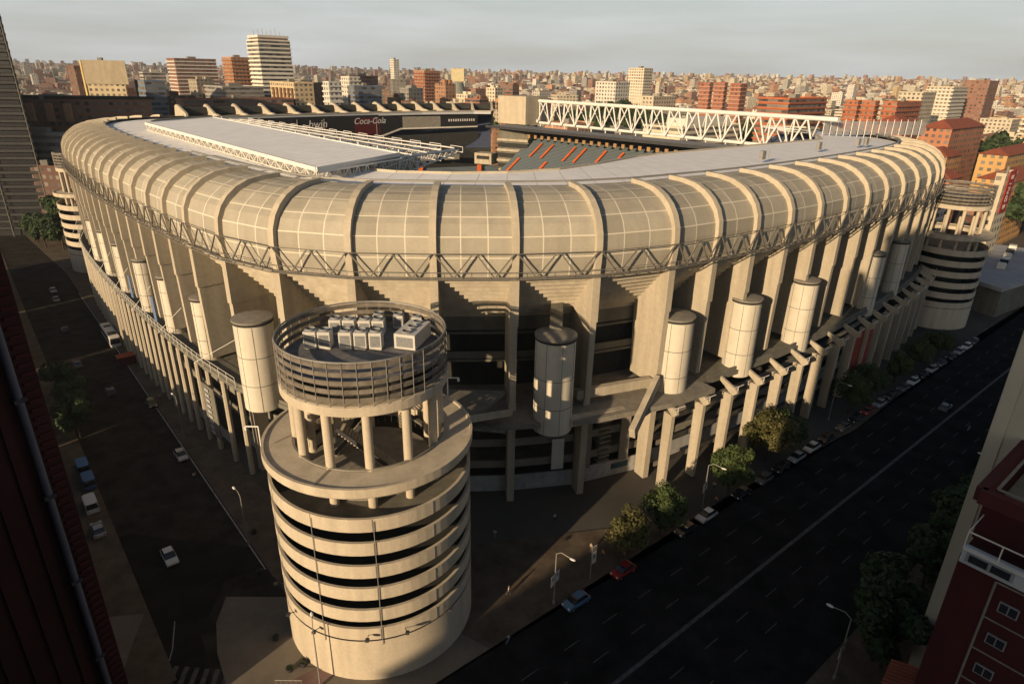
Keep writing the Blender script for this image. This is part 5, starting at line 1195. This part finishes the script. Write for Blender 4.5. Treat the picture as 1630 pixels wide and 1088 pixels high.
# bus
bus = empty('bus', (-111, 163.5, 0.02), 'long white coach with dark roof hatches standing in the side street', 'bus', None, SA+math.pi)
BWm = mat('bus_white', (0.62, 0.60, 0.56), 0.4, 0.05, spec=0.5)
b = MB(); b.box((0, 0, 1.95), (13.5, 2.55, 3.0)); b.build('body', BWm, bus, local=True, bevel=0.22)
b = MB(); b.box((0, 1.29, 2.35), (11.8, 0.05, 1.0)); b.box((0, -1.29, 2.35), (11.8, 0.05, 1.0)); b.build('side_windows', GLASS, bus, local=True)
b = MB(); b.box((6.78, 0, 2.2), (0.06, 2.25, 1.5)); b.build('windscreen', GLASS, bus, local=True)
b = MB(); b.box((3.6, 0, 3.5), (2.6, 1.9, 0.12)); b.box((-3.2, 0, 3.5), (1.6, 1.7, 0.12)); b.build('roof_hatch', DSTEEL, bus, local=True)
for x in (-4.2, 4.6):
    for y in (-1.15, 1.15):
        b = MB(); b.tube((x, y-.15, .5), (x, y+.15, .5), .5, n=16); wv = b.build('wheel', TYRE, bus, local=True); b = MB(); b.tube((x, y-.17, .5), (x, y+.17, .5), .27, n=10); b.build('rim', RIM, wv, local=True)
b = MB()
for y in (-.95, .95): b.box((6.76, y, .85), (.1, .35, .2))
b.build('headlight', LAMPG, bus, local=True)
b = MB(); b.box((6.2, 1.6, 2.9), (.2, .35, .6)); b.build('mirror', DSTEEL, bus, local=True)
# orange market stall roof / container by the bus
kb = empty('red_kiosk', (-98.5, 149.0, 0), 'small orange-red flat kiosk in the street just in front of the coach', 'kiosk', None, SA)
b = MB(); b.box((0, 0, 1.2), (2.6, 3.8, 2.2)); b.build('wall', REDD, kb, local=True)
b = MB(); b.box((0, 0, 2.4), (3.0, 4.3, 0.16)); b.build('roof', mat('kiosk_orange', (0.32, 0.06, 0.025), 0.7), kb, local=True)
# motorcycles on the pavement near the tower
def motorbike(x, y, a, label):
    o = empty('motorcycle', (x, y, 0.13), label, 'motorcycle', 'motorcycles on the avenue pavement', a)
    for xx in (-.65, .65):
        b = MB(); b.tube((xx, -.06, .3), (xx, .06, .3), .3, n=14); wv = b.build('wheel', TYRE, o, local=True); b = MB(); b.tube((xx, -.07, .3), (xx, .07, .3), .15, n=8); b.build('rim', RIM, wv, local=True)
    b = MB(); b.beam((-.65, 0, .35), (.2, 0, .55), .2, .3); b.ico((.1, 0, .78), .26, sq=(1.2, .7, .7)); b.beam((.3, 0, .75), (.65, 0, .32), .1); b.build('frame', carmat(SIL), o, local=True)
    b = MB(); b.box((-.38, 0, .82), (.65, .26, .12)); b.build('seat', TYRE, o, local=True, bevel=.03)
    b = MB(); b.tube((.42, -.35, 1.0), (.42, .35, 1.0), .025, n=6); b.tube((.42, 0, 1.0), (.55, 0, .6), .04, n=6); b.build('handlebar', DSTEEL, o, local=True)
motorbike(*AV(40.6, -49.0), AA+0.5, 'light motorcycle parked alone by the kerb right of the near ramp tower')
motorbike(*AV(155, -31), AA, 'motorcycle riding far up the middle of the avenue')

# ------------------------------------------------------------------ LAMPS, SIGNS
def lamp(x, y, a, h, label, banners=0, arm=2.2, wcol=WHITEM):
    o = empty('street_lamp', (x, y, 0.1), label, 'street lamp', 'street lamps', a)
    b = MB(); b.tube((0, 0, 0), (0, 0, h), .11, .07, n=8); b.tube((0, 0, 0), (0, 0, .5), .2, n=8); b.build('pole', STEEL, o, local=True)
    b = MB(); b.tube((0, 0, h), (arm*.35, 0, h+.55), .055, n=6); b.tube((arm*.35, 0, h+.55), (arm, 0, h+.35), .05, n=6); b.build('arm', STEEL, o, local=True)
    b = MB(); b.ico((arm+.35, 0, h+.3), .28, sq=(1.7, .8, .45), n=10, m=6); b.build('lamp_head', wcol, o, local=True, smooth=True)
    if banners:
        for s in (-1, 1):
            b = MB(); b.box((0, s*.62, h*.52), (.04, .95, 1.9)); bo = b.build('banner', WHITEP, o, local=True)
            b = MB(); b.box((.03, s*.62, h*.52+.25), (.02, .5, .5)); b.box((-.03, s*.62, h*.52+.25), (.02, .5, .5)); b.build('banner_emblem', mat('emblem_grey', (.22, .20, .15)), bo, local=True)
            b = MB(); b.box((0, s*.6, h*.52+1.0), (.05, 1.1, .05)); b.build('banner_bracket', DSTEEL, o, local=True)
lamp(*AV(50.0, -50.2), -0.6, 9.0, 'tall lamp with two white banners on the avenue pavement, nearest the near tower', 1)
lamp(34.0, 93.2, -0.6, 9.0, 'tall lamp with two white banners beside the third pavement tree', 1)
lamp(*AV(69.5, -19.0), math.pi*0.75, 10.0, 'lamp with two white banners on the near side of the avenue, bottom right', 1)
lamp(*AV(125, -19.6), math.pi*0.75, 10.0, 'plain lamp among the dark trees on the near side of the avenue', 0)
lamp(71, 126, -0.6, 9.0, 'plain lamp between the fifth and sixth pavement trees', 0)
lamp(-66.8, 113.2, 2.3, 9.0, 'slim lamp on the pavement right of the silver car in the side street', 0)
lamp(-41.6, 82.0, 2.3, 9.0, 'slim leaning lamp on the pavement left of the near ramp tower', 0)
lamp(-22.8, 56.4, 1.9, 9.0, 'lamp on the corner plaza right in front of the near ramp tower base', 0)
lamp(-108, 170, 2.3, 9.0, 'slim lamp on the side street pavement just beyond the coach', 0)
lamp(-130, 196, 2.3, 9.0, 'slim lamp farthest up the side street pavement', 0)
bn = empty('banner_post', (12.4, 75.6, 0.13), 'short leaning post carrying a tall white and grey banner beside the lamp', 'banner')
b = MB(); b.tube((0, 0, 0), (0, 0, 6), .07, n=6); b.build('post', STEEL, bn, local=True)
b = MB(); b.box((.0, .5, 4.3), (.05, .95, 3.2), 0); bo = b.build('flag', WHITEP, bn, local=True)
b = MB(); b.box((.035, .5, 5.4), (.02, .9, .9)); b.box((-.035, .5, 5.4), (.02, .9, .9)); b.box((.035, .5, 4.0), (.02, .45, .8)); b.build('flag_print', mat('emblem_grey', (.22, .20, .15)), bo, local=True)
bn.rotation_euler = (0, 0, -0.9)
# small street things on the plaza
for k, (x, y, lb_) in enumerate(((-30.7, 63.4, 'low dark planter alone on the middle of the corner plaza'), (-27.3, 58.6, 'low dark planter on the pink band, left of a pair'), (-25.8, 59.5, 'low dark planter on the pink band, right of a pair'), (-41.6, 84.6, 'small dark bollard drum left of the near tower, farther one'), (-37.4, 75.6, 'small dark bollard drum left of the near tower, nearer one'))):
    o = empty('planter', (x, y, .15), lb_, 'planter', 'planters around the corner plaza'); b = MB(); b.lathe([(0, 0), (.38, 0), (.48, .55), (.42, .55), (.40, .42), (0, .42)], (0, 0, 0), 16); b.build('pot', DSTEEL, o, local=True)
    b = MB(); rn = random.Random(k)
    for q in range(30): a = rn.uniform(0, 6.28); r_ = rn.uniform(0, .36); b.box((r_*math.cos(a), r_*math.sin(a), .5+rn.uniform(0, .2)), (.12, .05, .12), a)
    b.build('foliage', LEAFD, o, local=True)
# rail by the near tower base
o = empty('low_railing', (-26, 56.8, .15), 'short low metal railing at the plaza edge, bottom of picture', 'railing')
b = MB()
for k in range(6): b.tube((-28.2+.62*k, 56.4, .15), (-28.2+.62*k, 56.4, 1.1), .035, n=5)
b.tube((-28.3, 56.4, 1.1), (-25, 56.4, 1.1), .04, n=5); b.build('rail', STEEL, o)

# ------------------------------------------------------------------ PEOPLE
SKIN = mat('skin', (0.42, 0.24, 0.16), 0.6, 0.05); HAIR = mat('dark_hair', (0.03, 0.02, 0.015), 0.7)
def skinned(name, pts, edges, m, parent):
    me = bpy.data.meshes.new(name); me.from_pydata([p[:3] for p in pts], edges, []); me.materials.append(m)
    o = bpy.data.objects.new(name, me); COL.objects.link(o); o.parent = parent
    s = o.modifiers.new('skin', 'SKIN'); me_l = me.skin_vertices
    if not len(me_l):
        import bmesh
        bm = bmesh.new(); bm.from_mesh(me); bm.verts.layers.skin.verify(); bm.to_mesh(me); bm.free()
    for v, p in zip(me.skin_vertices[0].data, pts): v.radius = (p[3], p[3])
    me.skin_vertices[0].data[0].use_root = True
    sb = o.modifiers.new('sub', 'SUBSURF'); sb.levels = 1; sb.render_levels = 1
    return o
def person(x, y, a, shirt, trou, label, stride=.22):
    st = stride
    pts = [(0, 0, .95, .14), (0, 0, 1.15, .12), (0, 0, 1.38, .13), (0, 0, 1.5, .06), (0.02, 0, 1.62, .095), (0.02, 0, 1.72, .07),
           (0, .09, .9, .1), (st*.5, .1, .5, .065), (st, .1, .08, .045), (st+.16, .1, .04, .035), (0, -.09, .9, .1), (-st*.4, -.1, .5, .065), (-st, -.1, .1, .045), (-st+.15, -.1, .04, .035),
           (0, .19, 1.4, .06), (-st*.4, .25, 1.12, .042), (0, .26, .88, .034), (.03, .26, .78, .028), (0, -.19, 1.4, .06), (st*.5, -.25, 1.12, .042), (st*.9, -.24, .9, .034), (st, -.23, .82, .028)]
    ed = [(0, 1), (1, 2), (2, 3), (3, 4), (4, 5), (0, 6), (6, 7), (7, 8), (8, 9), (0, 10), (10, 11), (11, 12), (12, 13), (2, 14), (14, 15), (15, 16), (16, 17), (2, 18), (18, 19), (19, 20), (20, 21)]
    o = empty('person', (x, y, .13), label, 'person', None, a)
    skinned('body', pts, ed, SKIN, o)
    def sub(idx, m, name, gr=.02):
        mp_ = {k: i for i, k in enumerate(idx)}; skinned(name, [(*pts[k][:3], pts[k][3]+gr) for k in idx], [(mp_[p], mp_[q]) for p, q in ed if p in mp_ and q in mp_], m, o)
    sub([0, 1, 2, 14, 15, 18, 19], shirt, 'shirt'); sub([0, 6, 7, 8, 10, 11, 12], trou, 'trousers', .015)
    b = MB(); b.ico((0, 0, 1.7), .115, sq=(1, .9, .9)); b.build('hair', HAIR, o, local=True, smooth=True)
SH1 = mat('shirt_orange', (.50, .24, .08), .8); SH2 = mat('shirt_white', (.6, .56, .5), .8); SH3 = mat('shirt_red', (.4, .08, .05), .8); TR1 = mat('jeans', (.04, .05, .09), .9); TR2 = mat('khaki', (.22, .17, .1), .9)
person(13.2, 81.6, 3.4, SH2, TR2, 'person in a white shirt walking on the pavement, farthest back by the banner')
person(14.9, 80.2, 3.6, SH1, TR1, 'person in an orange top walking beside the banner post')
person(18.2, 80.0, 3.5, SH3, TR1, 'person in a red shirt walking under the first pavement tree')
person(36.8, 94.6, 3.6, SH1, TR1, 'person in an orange top standing behind the parked white car')
person(7.8, 88.9, 2.0, SH2, TR1, 'person in white standing at the dark stadium doorway near the posters')
for k, (tt_, ss_, sh_, lb_) in enumerate(((92, -52.4, SH2, 'person in white walking past the third pavement tree'), (118, -51.5, SH3, 'person in red walking near the sixth pavement tree'), (46, -55.5, SH2, 'person in pale clothes crossing the open pavement right of the near tower'))):
    person(*AV(tt_, ss_), 0.7+k, sh_, TR1, lb_)
person(-58, 99, 2.2, SH2, TR1, 'person in white walking on the side street pavement below the stadium poles')
person(-80, 126.4+3, 2.2, SH1, TR1, 'person in orange walking on the side street pavement beyond the black car')
person(-2.2, 84.5, 1.0, SH2, TR2, 'person in white standing between the near ramp tower and stadium')

# ------------------------------------------------------------------ HAZE
b = MB(); b.box((0, 2450, 104), (9400, 5300, 212)); hz = b.build('haze', mat('haze_air', (1, 1, 1))); hz['kind'] = 'stuff'
hm = bpy.data.materials.new('haze_volume'); hm.use_nodes = True; hn = hm.node_tree; hn.nodes.clear()
ho = hn.nodes.new('ShaderNodeOutputMaterial'); hv = hn.nodes.new('ShaderNodeVolumePrincipled'); hv.inputs['Density'].default_value = 0.00007; hv.inputs['Color'].default_value = (0.78, 0.87, 0.97, 1)
hn.links.new(hv.outputs[0], ho.inputs['Volume']); hz.data.materials.clear(); hz.data.materials.append(hm)
